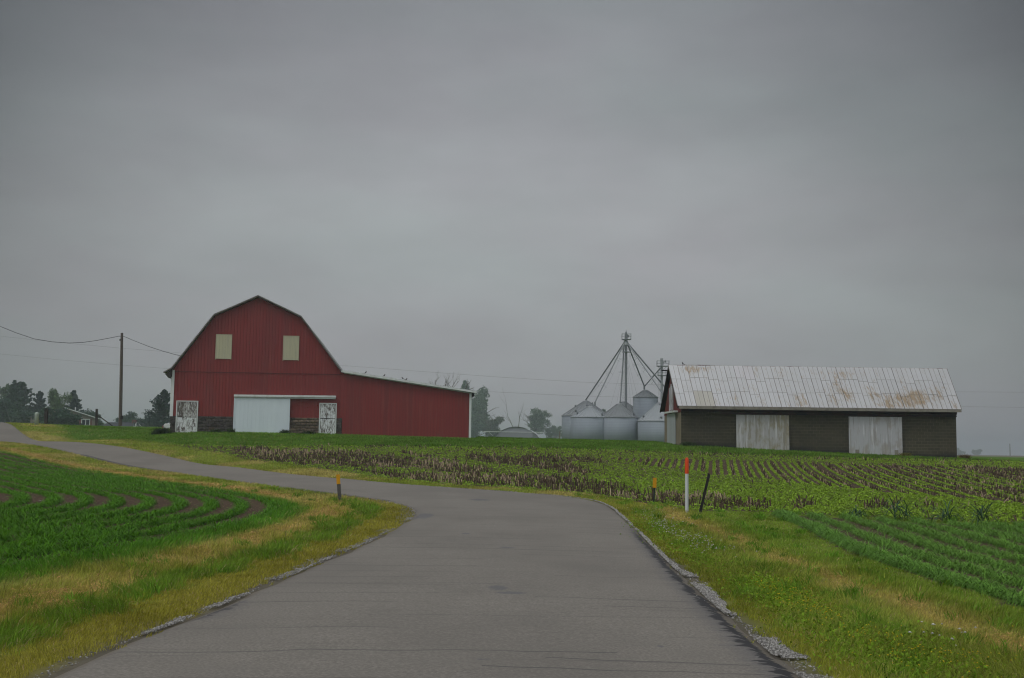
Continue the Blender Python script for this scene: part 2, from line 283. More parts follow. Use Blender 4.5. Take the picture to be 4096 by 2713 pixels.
# ------------------------------------------------------------------ road
def road_mat():
    m=bpy.data.materials.new('asphalt'); m.use_nodes=True; nt=m.node_tree; nt.nodes.clear(); q=N(nt)
    g=q('ShaderNodeNewGeometry').outputs['Position']; sp=q('ShaderNodeSeparateXYZ',{0:g}); X,Y=sp.outputs[0],sp.outputs[1]
    def nz(s,st,det=5): return q('ShaderNodeTexNoise',{'Vector':q('ShaderNodeMapping',{'Vector':g,'Scale':st}).outputs[0],'Scale':s,'Detail':det,'Roughness':.65}).outputs[0]
    fine=nz(38,U,4); mid=nz(2.2,(.5,1.6,1),4); big=nz(.35,(.8,.5,1),3)
    c=q.ramp(fine,(.25,(.132,.121,.106)),(.5,(.214,.198,.175)),(.74,(.345,.32,.285)))
    c=q.mix(q.ramp(mid,(.35,0.),(.7,.45)),c,(.195,.184,.165)); c=q.mix(q.ramp(big,(.42,0.),(.62,.5)),c,(.145,.135,.122))
    # cracks running across the lane
    wob=q.math('MULTIPLY',q.math('SUBTRACT',nz(1.1,(1,.2,1),4),.5),.16); wob2=q.math('MULTIPLY',q.math('SUBTRACT',nz(.35,(1,.2,1),2),.5),.5)
    F=None
    for y0,a,x0,x1,w in ((9.43,.03,-3.3,.9,.013),(9.2,-.10,.3,1.9,.011),(8.75,-.05,-.2,2.3,.011),(10.6,.01,-3,-1,.007),(12.4,.02,-3.2,-1.2,.012),(12.95,-.12,.3,2.4,.012),(12.35,-.1,1,2.4,.012),(13.1,0,-3,-.8,.009),(14.1,.02,-3,0,.008),(16.2,.0,-2.9,-.3,.013),(15.2,-.05,.6,2.5,.008),
      (17.3,.02,-2.8,-.4,.009),(19.15,.0,-2.6,2.0,.014),(19.9,.0,-2.5,2.7,.010),(18.2,-.03,.2,2.5,.009),(21.4,.03,-2.5,.6,.011),(22.8,.0,-2.4,-.9,.014),(24.8,-.04,-1,2.6,.010),(27.5,.0,-2.3,2.7,.010),(30.5,.05,-2.3,1.5,.012),(34.4,.02,-3,1,.012),(11.4,.05,-1.4,2.0,.006)):
        t=q.math('SUBTRACT',q.math('SUBTRACT',Y,y0),q.math('MULTIPLY',X,a)); t=q.math('ABSOLUTE',q.math('ADD',q.math('ADD',t,wob),wob2))
        t=q.math('SUBTRACT',1.0,q.math('DIVIDE',t,w*2.0)); t=q.math('MAXIMUM',t,0.)
        t=q.math('MULTIPLY',t,q.math('MULTIPLY',q.math('GREATER_THAN',X,x0),q.math('LESS_THAN',X,x1)))
        F=t if F is None else q.math('MAXIMUM',F,t)
    F=q.math('MULTIPLY',q.math('MINIMUM',q.math('MULTIPLY',F,1.6),1.),q.math('ADD',.15,q.math('MULTIPLY',nz(.9,U,3),.9)))
    c=q.mix(F,c,(.05,.05,.056))
    # faint seam ridges along paving passes, seen as thin streaks across
    st=q.ramp(nz(1.6,(.12,3.2,1),4),(.60,0.),(.68,.35)); c=q.mix(st,c,(.10,.095,.09))
    # bitumen stains
    for sx,sy,rx,ry in ((-.13,13.65,.14,.28),(.05,13.2,.2,.12),(-.05,19.4,.17,.16),(-.85,22.3,.10,.2),(-.9,34.3,.35,.5),(-3.05,12.3,.25,.2),(-2.1,27.3,.3,1.2),(-.2,9.05,.08,.05),(1.3,9.8,.03,.05)):
        dx=q.math('DIVIDE',q.math('SUBTRACT',X,sx),rx); dy=q.math('DIVIDE',q.math('SUBTRACT',Y,sy),ry)
        r=q.math('ADD',q.math('MULTIPLY',dx,dx),q.math('MULTIPLY',dy,dy)); r=q.math('ADD',r,q.math('MULTIPLY',q.math('SUBTRACT',nz(7,U,3),.5),2.4))
        r=q.math('MAXIMUM',q.math('SUBTRACT',1.,r),0.); c=q.mix(q.math('MINIMUM',q.math('MULTIPLY',r,.9),.6),c,(.10,.105,.125))
    # dark broken bitumen along the edge
    e=q('ShaderNodeAttribute',attribute_name='edge').outputs['Fac']; side=q('ShaderNodeAttribute',attribute_name='side').outputs['Fac']
    en=q.math('ADD',e,q.math('MULTIPLY',q.math('SUBTRACT',nz(2.2,(.7,4,1),6),.5),-.62))
    band=q.math('MULTIPLY',q.math('LESS_THAN',en,.22),side)
    c=q.mix(q.math('MULTIPLY',q.ramp(en,(.10,.8),(.45,0.)),side),c,(.095,.098,.112))
    c=q.mix(q.math('MULTIPLY',band,.9),c,(.022,.022,.026))
    en2=q.math('ADD',e,q.math('MULTIPLY',q.math('SUBTRACT',nz(3,(1,3,1),5),.5),-.36)); c=q.mix(q.math('MULTIPLY',q.math('LESS_THAN',en2,.085),.9),c,(.17,.152,.125))
    b=q('ShaderNodeBsdfPrincipled',{'Base Color':c,'Roughness':.78,'Specular IOR Level':.35})
    nn=q('ShaderNodeBump',{'Height':fine,'Distance':.006,'Strength':.6}); nt.links.new(nn.outputs[0],b.inputs['Normal'])
    nt.links.new(b.outputs[0],q('ShaderNodeOutputMaterial').inputs['Surface']); return m
k=28; T=np.linspace(0,1,k+1); n=len(ROAD)
RX=ROAD[:,0,None]*(1-T)+ROAD[:,2,None]*T; RY=ROAD[:,1,None]*(1-T)+ROAD[:,3,None]*T
wob=(fbm(RX*1.6,RY*1.6,21)-.5)*.16*(np.abs(T-.5)*2)**8
RX=RX+wob
rz=Z(RX.ravel(),RY.ravel()).reshape(RX.shape)+.035+.03*(1-(2*T-1)**2)[None]; rz[:,0]-=.05; rz[:,-1]-=.05
V=np.stack([RX.ravel(),RY.ravel(),rz.ravel()],1); I=(np.arange(n-1)[:,None]*(k+1)+np.arange(k)[None]).ravel()
me=npmesh('road',V,np.stack([I,I+1,I+k+2,I+k+1],1))
wd=np.hypot(ROAD[:,2]-ROAD[:,0],ROAD[:,3]-ROAD[:,1])[:,None]; ed=(wd*np.minimum(T,1-T)[None]); 
a=me.attributes.new('edge','FLOAT','POINT'); a.data.foreach_set('value',ed.ravel().astype(np.float32))
right=(T>.5)[None]*np.ones_like(ed); yv=RY; sd=np.where(right>0,sst(26,22,yv),.08+.6*(vnoise(RX*.1,RY*.35,3)>.66))
a=me.attributes.new('side','FLOAT','POINT'); a.data.foreach_set('value',sd.ravel().astype(np.float32))
for p in me.polygons: p.use_smooth=True
link('road',me,road_mat())['kind']='structure'
# ------------------------------------------------------------------ gravel shoulders: broken stone, too many to count
def rocks(P,r,cols):
    base=np.array([(1,0,0),(0,1,0),(-1,0,0),(0,-1,0),(0,0,1),(0,0,-.6)],float); n=len(P)
    V=base[None]*(.7+.6*RNG.random((n,6,1)))*r[:,None,None]*np.array([1,1,.62]); a=RNG.random(n)*6.28; ca,sa=np.cos(a)[:,None],np.sin(a)[:,None]
    x=V[:,:,0]*ca-V[:,:,1]*sa; y=V[:,:,0]*sa+V[:,:,1]*ca; V=np.stack([x,y,V[:,:,2]],2)+P[:,None,:]
    F=np.array([(0,1,4),(1,2,4),(2,3,4),(3,0,4),(1,0,5),(2,1,5),(3,2,5),(0,3,5)]); F=(F[None]+np.arange(n)[:,None,None]*6).reshape(-1,3)
    return V.reshape(-1,3),F,np.repeat(cols,6,0)
def along(pl,n,off,ylo,yhi,pw=1.6):
    seg=pl[1:]-pl[:-1]; L=np.hypot(seg[:,0],seg[:,1]); mid=(pl[1:,1]+pl[:-1,1])/2; w=L*((mid>ylo)&(mid<yhi))/np.maximum(mid,6)**pw; w/=w.sum()
    i=RNG.choice(len(seg),n,p=w); t=RNG.random(n); p=pl[i]+seg[i]*t[:,None]; nn=np.stack([seg[i,1],-seg[i,0]],1)/L[i][:,None]
    return p,nn
PP=[];RR=[];CC=[]
for pl,sgn,n,wid in ((ROADR,1,30000,.19),(ROADL,-1,13000,.22)):
    p,nn=along(pl,n,0,5,46)
    w=wid*(.1+1.9*fbm(p[:,0]*.5,p[:,1]*1.3,31)); fade=sst(22,13,p[:,1])*.68+.32 if sgn>0 else .55+.45*(vnoise(p[:,0]*.2,p[:,1]*.4,8)>.4)+1.2*sst(26,28.5,p[:,1])*sst(34,31.5,p[:,1])
    o=(RNG.random(n)**.8)*w*fade*1.15-.05; o=np.where(RNG.random(n)<.012,-RNG.random(n)**2*.7,o); gapn=vnoise(p[:,0]*.4,p[:,1]*1.1,37); o=np.where((gapn<(.52 if sgn<0 else .27))&(RNG.random(n)<.93),9.,o); q2=p+nn*(sgn*o)[:,None]
    r=(.0055+.010*RNG.random(n)**2.0)*(np.maximum(p[:,1],9)/9)**.35
    PP.append(np.stack([q2[:,0],q2[:,1],zg(q2[:,0],q2[:,1])+r*.2+np.where(o<.03,.022,.0)],1)); RR.append(r)
    g=.18+.32*RNG.random(n)**1.3; CC.append(np.stack([g*1.02,g,g*.96],1))
V,F,c=rocks(np.concatenate(PP),np.concatenate(RR),np.concatenate(CC))
m_stone=mat('crushed_stone',(.85,.85,.85),.9,attr='mul')
link('gravel',npmesh('gravel',V,None,F,c),m_stone)['kind']='stuff'
# ------------------------------------------------------------------ blades
def blades(P,h,w,yaw,lean,cols,curl=.5):
    n=len(P); d=np.stack([np.cos(yaw),np.sin(yaw)],1); s=np.stack([-d[:,1],d[:,0]],1)
    face=RNG.random(n)*pi; s=np.stack([np.cos(face),np.sin(face)],1)
    V=np.zeros((n,5,3))
    for k,(t,wk) in enumerate(((0,.8),(.5,1.0))):
        o=d*(lean*h*t**1.6)[:,None]
        for e,sg in ((0,-.5),(1,.5)):
            V[:,2*k+e,:2]=P[:,:2]+o+s*(w*wk*sg)[:,None]; V[:,2*k+e,2]=P[:,2]+h*t*(1-.25*lean*t)
    V[:,4,:2]=P[:,:2]+d*(lean*h)[:,None]; V[:,4,2]=P[:,2]+h*np.maximum(1-.45*lean,.12)
    b=np.arange(n)[:,None]*5; F4=b+np.array([[0,1,3,2]]); F3=b+np.array([[2,3,4]])
    cc=np.repeat(cols[:,None,:],5,1)
    return V.reshape(-1,3),F4,F3,cc.reshape(-1,3)
class Acc:
    def __init__(s): s.V=[];s.F4=[];s.F3=[];s.C=[];s.n=0
    def add(s,V,F4,F3,C):
        if len(V)==0: return
        s.V.append(V); s.C.append(C)
        if F4 is not None: s.F4.append(F4+s.n)
        if F3 is not None: s.F3.append(F3+s.n)
        s.n+=len(V)
    def link(s,name,m,kind='stuff',parent=None,label=None):
        me=npmesh(name,np.concatenate(s.V),np.concatenate(s.F4) if s.F4 else None,np.concatenate(s.F3) if s.F3 else None,np.concatenate(s.C)); o=link(name,me,m,parent)
        if kind: o['kind']=kind
        if label: o['label']=label
        return o
m_grass=mat('grass_blades',(1,1,1),.8,attr=True,trans=.35,spec=.08)
def bands(y0,y1,dens,xlim=lambda y:.52*y+3,step=1.5,xr=None):
    out=[]; y=y0
    while y<y1:
        X=xlim(y+step); lo,hi=(-X,X) if xr is None else (max(-X,xr[0]),min(X,xr[1]))
        if hi>lo:
            n=int(dens(y)*(hi-lo)*step)
            out.append(np.stack([lo+(hi-lo)*RNG.random(n),y+step*RNG.random(n)],1))
        y+=step
    return np.concatenate(out)
p=bands(6.5,96,lambda y: min(2600,3000*(9.5/y)**1.55)); x,y=p[:,0],p[:,1]
z=zones(x,y); ok=~z['cl']&~z['cr']&~z['soy']&(~z['road']|((np.minimum(z['dL'],z['dR'])<.10)&(fbm(x*2.6,y*2.6,33)<.33)))
x,y=x[ok],y[ok]; z=zones(x,y); c,h,d,left=verge(x,y,z)
shed=(x>10.9)&(y>74.5); barn=(x>-25)&(x<-2.6)&(y>81.9)
edge=-.02+.36*fbm(x*2.6,y*2.6,33)*np.where(left,sst(40,20,y)*.5+.25,sst(30,12,y)*1.0+.2)
keep=(d>edge)&~shed&~barn&((y<70)|(RNG.random(len(x))<.9))
x,y,c,h,d,left=[a[keep] for a in (x,y,c,h,d,left)]; n=len(x); yy=np.maximum(y,9)
h=h*(.55+.8*RNG.random(n))*np.where(y>60,1.0,1.0); tall=RNG.random(n)<.015; h=np.where(tall&(d>.7),h*1.9,h)
lawn=(d>6)&(y>60); h=np.where(lawn,.10+.05*RNG.random(n),h); h=np.where((y>66)&(x>-14)&lawn,.16+.07*RNG.random(n),h)
w=.0045*(yy/9)**.95*(.7+.6*RNG.random(n)); w=w*np.where(h>.15,1.25,1)
b=RNG.random(n); c=c*(.62+.75*b)[:,None]; c=np.where((RNG.random(n)<.10)[:,None],np.array([.48,.38,.18])*(.6+.6*b)[:,None],c)
straw=(c[:,0]>c[:,1]*1.2)
lean=np.where(straw,.7+.6*RNG.random(n),.15+.6*RNG.random(n))
wind=fbm(x*.8,y*.8,40)*9
P=np.stack([x,y,zg(x,y)-.01],1); A=Acc(); A.add(*blades(P,h,w,wind+RNG.random(n)*3,lean,c)); A.link('roadside_grass',m_grass)
print('grass',n)
# grass tufts: clumps of longer blades on the verges
p=bands(7,40,lambda y: 3.2*(9/max(y,9))**.6); x,y=p[:,0],p[:,1]; z=zones(x,y); ok=~z['road']&~z['cl']&~z['cr']&~z['soy']; x,y=x[ok],y[ok]; z=zones(x,y); c,h,d,left=verge(x,y,z)
ok=((left&(d>.95)&(d<1.9))|(left&(d>1)&(RNG.random(len(x))<.22))|(~left&(d>.5)&(RNG.random(len(x))<.6)))&(d>.4); x,y=x[ok],y[ok]
tx=np.repeat(x,46)+RNG.normal(0,.07,len(x)*46); ty=np.repeat(y,46)+RNG.normal(0,.09,len(x)*46); n=len(tx); hh=np.repeat(.12+.14*RNG.random(len(x)),46)*(.5+.7*RNG.random(n)); 
cc=np.repeat(C_GRN*1.0*(.8+.5*RNG.random((len(x),1))),46,0)*(.6+.8*RNG.random(n))[:,None]
A=Acc(); A.add(*blades(np.stack([tx,ty,zg(tx,ty)-.01],1),hh,.006*(np.maximum(ty,9)/9)**.8*np.ones(n),np.repeat(RNG.random(len(x))*6.3,46)+RNG.normal(0,1.2,n),.3+.7*RNG.random(n),cc)); A.link('grass_tufts',m_grass)
# dry clippings lying in windrows
p=bands(7,62,lambda y: 2600*(9.5/max(y,9.5))**1.5); x,y=p[:,0],p[:,1]; z=zones(x,y); ok=~z['road']&~z['cl']&~z['cr']&~z['soy']; x,y=x[ok],y[ok]; z=zones(x,y); c,h,d,left=verge(x,y,z)
wt=np.clip((c[:,0]/np.maximum(c[:,1],1e-3)-1.08)*3.2,0,1); patch=sst(.45,.62,fbm(x*1.1,y*1.1,61)); ok=RNG.random(len(x))<wt*(.08+.75*patch); x,y=x[ok],y[ok]; n=len(x)
L=.05+.10*RNG.random(n); c=np.array([.68,.44,.18])*(.5+.8*RNG.random(n))[:,None]
c[:,1]*=.85+.25*RNG.random(n)
A=Acc(); A.add(*blades(np.stack([x,y,zg(x,y)+.03+.06*RNG.random(n)],1),L*.35,.005*(np.maximum(y,9)/9)**.9*np.ones(n),RNG.random(n)*6.3,2.4+1.5*RNG.random(n),c)); A.link('dry_grass_clippings',m_grass)
# clover heads and small yellow flowers
def heads(name,spots,col,r0,hgt):
    Ps=[]
    for (cx,cy,sx,sy,n) in spots:
        a=RNG.normal(0,1,(n,2)); xx=cx+a[:,0]*sx; yy=cy+a[:,1]*sy; Ps.append(np.stack([xx,yy,zg(xx,yy)+hgt*(.6+.7*RNG.random(n))],1))
    P=np.concatenate(Ps); z=zones(P[:,0],P[:,1]); P=P[(~z['road'])&(z['dR']>.25)]; n=len(P)
    V,F,c=rocks(P,r0*(.7+.6*RNG.random(n)),np.array(col)*1.2*(.7+.4*RNG.random((n,1)))); link(name,npmesh(name,V,None,F,c),m_stone)['kind']='stuff'
heads('white_clover_flowers',[(3.35,24.5,.22,2.0,90),(3.5,22,.2,1.2,70),(3.7,28,.3,2,50),(3.55,19.5,.2,.6,30),(3.9,10.2,.15,.3,14)],(.55,.55,.5),.016,.13)
heads('yellow_wildflowers',[(3.15,12.6,.14,1.0,190),(3.3,9.8,.2,.7,130),(3.7,9.2,.2,.3,40),(3.3,14.3,.12,.7,40),(4.2,13,.8,3,26),(4.6,17,.7,3,14)],(.70,.52,.02),.0085,.09)
# low yellow green weeds hugging the shoulder
S=[(3.15,12.6,.2,1.2,4200),(3.35,9.8,.3,.9,4600),(3.35,14.6,.2,.9,1800),(3.4,23.8,.3,2.5,2600),(3.2,18.5,.2,1.5,1400)]
A=Acc()
for cx,cy,sx,sy,n in S:
    a=RNG.normal(0,1,(n,2)); x=cx+a[:,0]*sx; y=cy+a[:,1]*sy; g=RNG.random(n)
    A.add(*blades(np.stack([x,y,zg(x,y)+.07*RNG.random(n)],1),.02+.03*RNG.random(n),.016*(.6+.8*RNG.random(n))*(np.maximum(y,9)/10)**.6,RNG.random(n)*6.3,.9+.6*RNG.random(n),np.array([.22,.37,.03])*(.6+.7*g)[:,None]))
A.link('clover_leaves',m_grass)
# ------------------------------------------------------------------ crops
m_crop=mat('crop_leaves',(1,1,1),.6,attr=True,trans=.3,spec=.15)
def corn(P,H,nl,L,W,col,seg=3,yaw0=None):
    """arching maize leaves: nl leaves for each plant"""
    n=len(P); k=n*nl; P=np.repeat(P,nl,0); H=np.repeat(H,nl); j=np.tile(np.arange(nl),n); ya=np.repeat(RNG.random(n)*6.28 if yaw0 is None else yaw0,nl)+j*2.6+RNG.normal(0,.35,k)
    d=np.stack([np.cos(ya),np.sin(ya)],1); s=np.stack([-d[:,1],d[:,0]],1); L=L*H*(.7+.6*RNG.random(k)); W=W*(.7+.5*RNG.random(k)); z0=H*(.05+.35*j/nl); up=.75+.5*RNG.random(k); dr=.7+.9*RNG.random(k)
    V=np.zeros((k,2*seg+1,3))
    for i in range(seg+1):
        t=i/seg; r=L*(t-.12*t*t); hz=z0+L*(up*t-dr*t*t); wk=W*(.55+1.2*t-1.75*t*t if i<seg else 0)
        c=P[:,:2]+d*r[:,None]
        if i<seg:
            for e,g in ((0,-.5),(1,.5)): V[:,2*i+e,:2]=c+s*(wk*g)[:,None]; V[:,2*i+e,2]=P[:,2]+hz
        else: V[:,2*i,:2]=c; V[:,2*i,2]=P[:,2]+hz
    b=np.arange(k)[:,None]*(2*seg+1); F4=np.concatenate([b+np.array([[2*i,2*i+1,2*i+3,2*i+2]]) for i in range(seg-1)]); F3=b+np.array([[2*seg-2,2*seg-1,2*seg]])
    tone=np.repeat(.75+.5*RNG.random(n),nl)*(.7+.6*RNG.random(k)); cc=np.asarray(col)[None]*tone[:,None]
    return V.reshape(-1,3),F4,F3,np.repeat(cc,2*seg+1,0)
def snap(G,x,y,off,sp,amt=1.0):
    d=bil(G,x,y); e=.3; gxx=(bil(G,x+e,y)-bil(G,x-e,y))/(2*e); gyy=(bil(G,x,y+e)-bil(G,x,y-e))/(2*e); g=np.hypot(gxx,gyy)+1e-6
    t=np.round((d-off)/sp)*sp+off-d; return x+gxx/g*t*amt, y+gyy/g*t*amt
# left field: rows follow the curve of the road
p=bands(9,75,lambda y: 58 if y<30 else (34 if y<45 else 20),xr=(-60,-4)); x,y=p[:,0],p[:,1]; ok=inpoly(CORNL,x,y); x,y=x[ok],y[ok]
x,y=snap(GCL,x,y,.12,.76); x,y=snap(GCL,x,y,.12,.76); dd=bil(GCL,x,y); ok=inpoly(CORNL,x,y)&(dd<60); x,y=x[ok],y[ok]; n=len(x)
jit=np.where(y<21,.10,.055); x+=RNG.normal(0,1,n)*jit; y+=RNG.normal(0,1,n)*jit
H=.24*(.75+.5*fbm(x*.4,y*.4,50))*(.75+.5*RNG.random(n)); 
nf=y<34
A=Acc(); P=np.stack([x,y,zg(x,y)-.01],1)
nn_=y<21; mm_=nf&~nn_; A.add(*corn(P[nn_],H[nn_],8,1.05,.018,(.088,.245,.012),3)); A.add(*corn(P[mm_],H[mm_],7,.80,.020,(.095,.26,.014),3)); A.add(*corn(P[~nf],H[~nf],6,.85,.028,(.10,.265,.016),2)); A.link('young_corn_crop',m_crop)
print('cornL',n)
# right field: rows parallel to the road, taller bluish plants
p=bands(7,33,lambda y:60,xr=(4,40),xlim=lambda y:.53*y+3); x,y=p[:,0],p[:,1]
r0=np.interp(y,[8,12.5,16.2,21,26,30.4],[5.66,5.65,5.83,6.2,6.75,6.95])+.20; i=np.maximum(np.round((x-r0)/.76),0); x=r0+i*.76+RNG.normal(0,.07,len(x)); ok=inpoly(CORNR,x,y)&(bil(GCR,x,y)>.05); x,y=x[ok],y[ok]; n=len(x)
H=.24*(.70+.6*fbm(x*.9,y*.9,51))*(.75+.5*RNG.random(n))
A=Acc(); A.add(*corn(np.stack([x,y,zg(x,y)-.01],1),H,8,.78,.017,(.165,.34,.055),3)); A.link('row_corn_crop',m_crop)
print('cornR',n)
# leaf litter and chopped stalks on the bare soil
def flakes(n,test,col,name,ylo,yhi,xr,size=.03):
    p=bands(ylo,yhi,lambda y:n*(12/max(y,12))**.9,xr=xr); x,y=p[:,0],p[:,1]; ok=test(x,y); x,y=x[ok],y[ok]; n=len(x)
    c=np.array(col)*(.4+1.0*RNG.random(n))[:,None]; L=size*(.5+1.4*RNG.random(n))*(np.maximum(y,14)/14)**.5
    A=Acc(); A.add(*blades(np.stack([x,y,zg(x,y)+.015],1),L*.3,L*.35,RNG.random(n)*6.3,2.+2*RNG.random(n),c)); A.link(name,m_grass)
flakes(160,lambda x,y:inpoly(CORNR,x,y)|inpoly(CORNL,x,y)|(inpoly(SOY,x,y)),(.26,.20,.14),'crop_residue',9,66,(-34,40))
# soybeans: light green seedlings, rows up the slope inside, along the road on the headland
def soyplants(x,y,r,hz,col,k=6):
    n=len(x); z=zg(x,y); x=np.repeat(x,k);y=np.repeat(y,k);z=np.repeat(z,k); m=n*k; R=np.repeat(r,k)*(.7+.6*RNG.random(m)); a=RNG.random(m)*6.28; q=RNG.random(m)*1.0
    cx=x+np.cos(a)*R*q; cy=y+np.sin(a)*R*q; cz=z+hz*(.35+.65*RNG.random(m)); s=R*.48; ti=RNG.normal(0,.45,(m,2)); b=RNG.random(m)*6.28
    V=np.zeros((m,4,3))
    for i in range(4):
        u=np.cos(b+i*pi/2)*s*(1.25 if i%2 else .8); v=np.sin(b+i*pi/2)*s*(1.25 if i%2 else .8); V[:,i,0]=cx+u; V[:,i,1]=cy+v; V[:,i,2]=cz+u*ti[:,0]+v*ti[:,1]
    c=np.asarray(col)[None]*(np.repeat(.75+.5*RNG.random(n),k)*(.7+.6*RNG.random(m)))[:,None]
    return V.reshape(-1,3),np.arange(m*4).reshape(m,4),None,np.repeat(c,4,0)
p=bands(27,78,lambda y:74 if y<48 else 46,xlim=lambda y:.50*y+4,xr=(-22,60)); x,y=p[:,0],p[:,1]
nn=len(x); inn=inpoly(INTER,x+(vnoise(x,y,1)-.5),y+(vnoise(x,y,2)-.5)*1.5)
s=(x-.18*y); s2=np.round(s/.38)*.38; xi=x+(s2-s)+RNG.normal(0,.022,nn)
xh,yh=snap(GSN,x,y,.1,.38); xh+=RNG.normal(0,.03,nn); yh+=RNG.normal(0,.03,nn)
up=(y>57)&~inn; xh=np.where(up,x,xh); yh=np.where(up,np.round(y/.38)*.38+RNG.normal(0,.03,nn),yh)
x2=np.where(inn,xi,xh); y2=np.where(inn,y,yh); inn2=inn
def inpatch(x,y,a=.5):
    jx=x+(fbm(x*.9,y*.9,71)-.5)*1.4; jy=y+(fbm(x*.9,y*.9,72)-.5)*2.0; r=np.zeros(len(x),bool)
    for P in PATCH: r|=inpoly(P,jx,jy)
    return r
pt=inpatch(x2,y2)&~inn2; rid=np.round(s/.38); hk=_h(rid,rid*0,2); wl=inn2&(s>5.5)&(hk<np.clip((s-3.0)*.16,0,.60))&(fbm(x2*.15,y2*.1,80)<.62)
ok=inpoly(SOY,x2,y2)&(~pt|(RNG.random(nn)<.42))&(~wl|(RNG.random(nn)<.06)); ok&=~((x2>10.5)&(y2>74))
x,y=x2[ok],y2[ok]; 
A=Acc(); A.add(*soyplants(x,y,np.where(inn2[ok],.060,.050),.065,(.30,.47,.045))); A.link('soybean_seedlings',m_crop)
print('soy',len(x))
# old corn stubble
def stalks(x,y,h,r,lx,ly,cols):
    n=len(x); z=zg(x,y)-.02; V=np.zeros((n,6,3)); a0=RNG.random(n)*6.28
    for i in range(3):
        for e in (0,1):
            a=a0+i*2.094; V[:,i+3*e,0]=x+np.cos(a)*r+lx*h*e; V[:,i+3*e,1]=y+np.sin(a)*r+ly*h*e; V[:,i+3*e,2]=z+h*e
    b=np.arange(n)[:,None]*6; F4=np.concatenate([b+np.array([[0,1,4,3]]),b+np.array([[1,2,5,4]]),b+np.array([[2,0,3,5]])]); F3=b+np.array([[3,4,5]])
    return V.reshape(-1,3),F4,F3,np.repeat(cols,6,0)
p=bands(27,74,lambda y:26,xlim=lambda y:.50*y+4,xr=(-22,60)); x,y=p[:,0],p[:,1]; nn=len(x); inn=inpoly(INTER,x,y)
s=(x-.18*y); s2=np.round((s-.19)/.76)*.76+.19; xi=x+(s2-s)+RNG.normal(0,.05,nn); xh,yh=snap(GSN,x,y,.4,.76); xh+=RNG.normal(0,.05,nn); yh+=RNG.normal(0,.05,nn)
x2=np.where(inn,xi,xh); y2=np.where(inn,y,yh); pt=inpatch(x2,y2)&~inn
rk=_h(np.round((s2)/.76),0*s2,5); dens=np.where(inn,np.where(rk>.45,.50,.10)*(.3+1.0*fbm(x2*.3,y2*.2,90)),0)
dens=np.where(inn&(s>5),np.clip(dens*1.5+.25*sst(5,9,s),0,1),dens)
row=_h(np.round((bil(GSN,x2,y2)-.4)/.76),0*x2,9)
dens=np.where(pt,.55+.35*row,dens); dens=np.where(~pt&~inn,np.where(fbm(x2*.5,y2*.7,95)>.56,.05,.012),dens)
topband=(np.abs(y2-67.3-.03*x2)<.8)&(x2>-12); dens=np.where(topband,.28*(fbm(x2*.4,y2,96)>.42),dens)
rb=(x2>24)&(y2>64); dens=np.where(rb,.10,dens)
ok=inpoly(SOY,x2,y2)&(RNG.random(nn)<dens); x,y,pt,inn=x2[ok],y2[ok],pt[ok],inn[ok]; n=len(x)
tan=RNG.random(n)<np.where(pt,.10+.55*sst(.50,.66,fbm(x*.35,y*.35,97)),np.where(inn,.22,.10)); b=RNG.random(n)
c=np.where(tan[:,None],np.array([.50,.40,.27])*(.5+.7*b)[:,None],np.array([.100,.072,.050])*(.5+1.1*b)[:,None])
h=(.10+.20*RNG.random(n)**1.3)*np.where(pt,1.0,np.where(inn,.75,.85)); ll=RNG.normal(0,.22,(n,2))*np.where(pt|inn,1,2.2)[:,None]
A=Acc(); A.add(*stalks(x,y,h,.016*(.7+.6*RNG.random(n))*(np.maximum(y,35)/35)**.5,ll[:,0],ll[:,1],c))
m2=RNG.random(n)<.6; A.add(*blades(np.stack([x,y,zg(x,y)+.02],1)[m2],(h*.9)[m2],np.full(m2.sum(),.03),RNG.random(m2.sum())*6.3,.6+.8*RNG.random(m2.sum()),c[m2]*1.1)); A.link('corn_stubble',m_grass)
print('stubble',n)
# ------------------------------------------------------------------ materials for buildings
M={}
M['red']=mat('red_painted_steel',(.25,.030,.030),.5,attr='mul',layers=[(.5,(1,1,.35),.4,.75,(.20,.030,.032)),(1.1,(1,1,.06),.50,.62,(.20,.031,.032)),(3,(1.5,1,.10),.52,.75,(.27,.055,.05)),(1.6,(1,1,.8),.62,.74,(.19,.045,.04))],spec=.4)
M['redrib']=mat('red_steel_rib',(.185,.035,.036),.5)
M['wtrim']=mat('white_trim',(.66,.70,.71),.5,layers=[(2,(1,1,.3),.5,.8,(.50,.51,.49))])
M['rake']=mat('weathered_rake_metal',(.15,.142,.13),.6,layers=[(3,U,.45,.7,(.09,.08,.07))])
M['roof_grey']=mat('galvanised_roof',(.30,.30,.30),.45,metal=.3,layers=[(1.5,U,.4,.8,(.3,.3,.3))])
M['dark']=mat('dark_wood',(.03,.027,.025),.9,layers=[(4,(1,1,.2),.4,.7,(.06,.05,.045))])
M['cream']=mat('cream_hatch_paint',(.50,.48,.34),.6,layers=[(2,(3,1,.3),.45,.75,(.42,.41,.31))])
M['door_blue']=mat('pale_steel_door',(.67,.75,.82),.45,layers=[(1.2,(2,1,.3),.4,.8,(.61,.69,.76)),(6,(1,1,.2),.68,.8,(.52,.56,.56))])
M['peel']=mat('peeling_white_paint',(.70,.73,.76),.8,layers=[(9,(1.6,1,.35),.46,.54,(.11,.095,.085),1.6),(20,(1.6,1,.35),.56,.62,(.14,.12,.11),2.3)],bump=(9,(2,1,.3),.01))
M['peel2']=mat('flaking_white_paint_worn',(.55,.56,.57),.85,layers=[(8,(1.5,1,.35),.40,.50,(.09,.078,.07),1.5),(20,(1.6,1,.35),.50,.56,(.12,.10,.09))],bump=(9,(2,1,.3),.01))
M['mortar']=mat('old_mortar',(.26,.21,.16),.95)
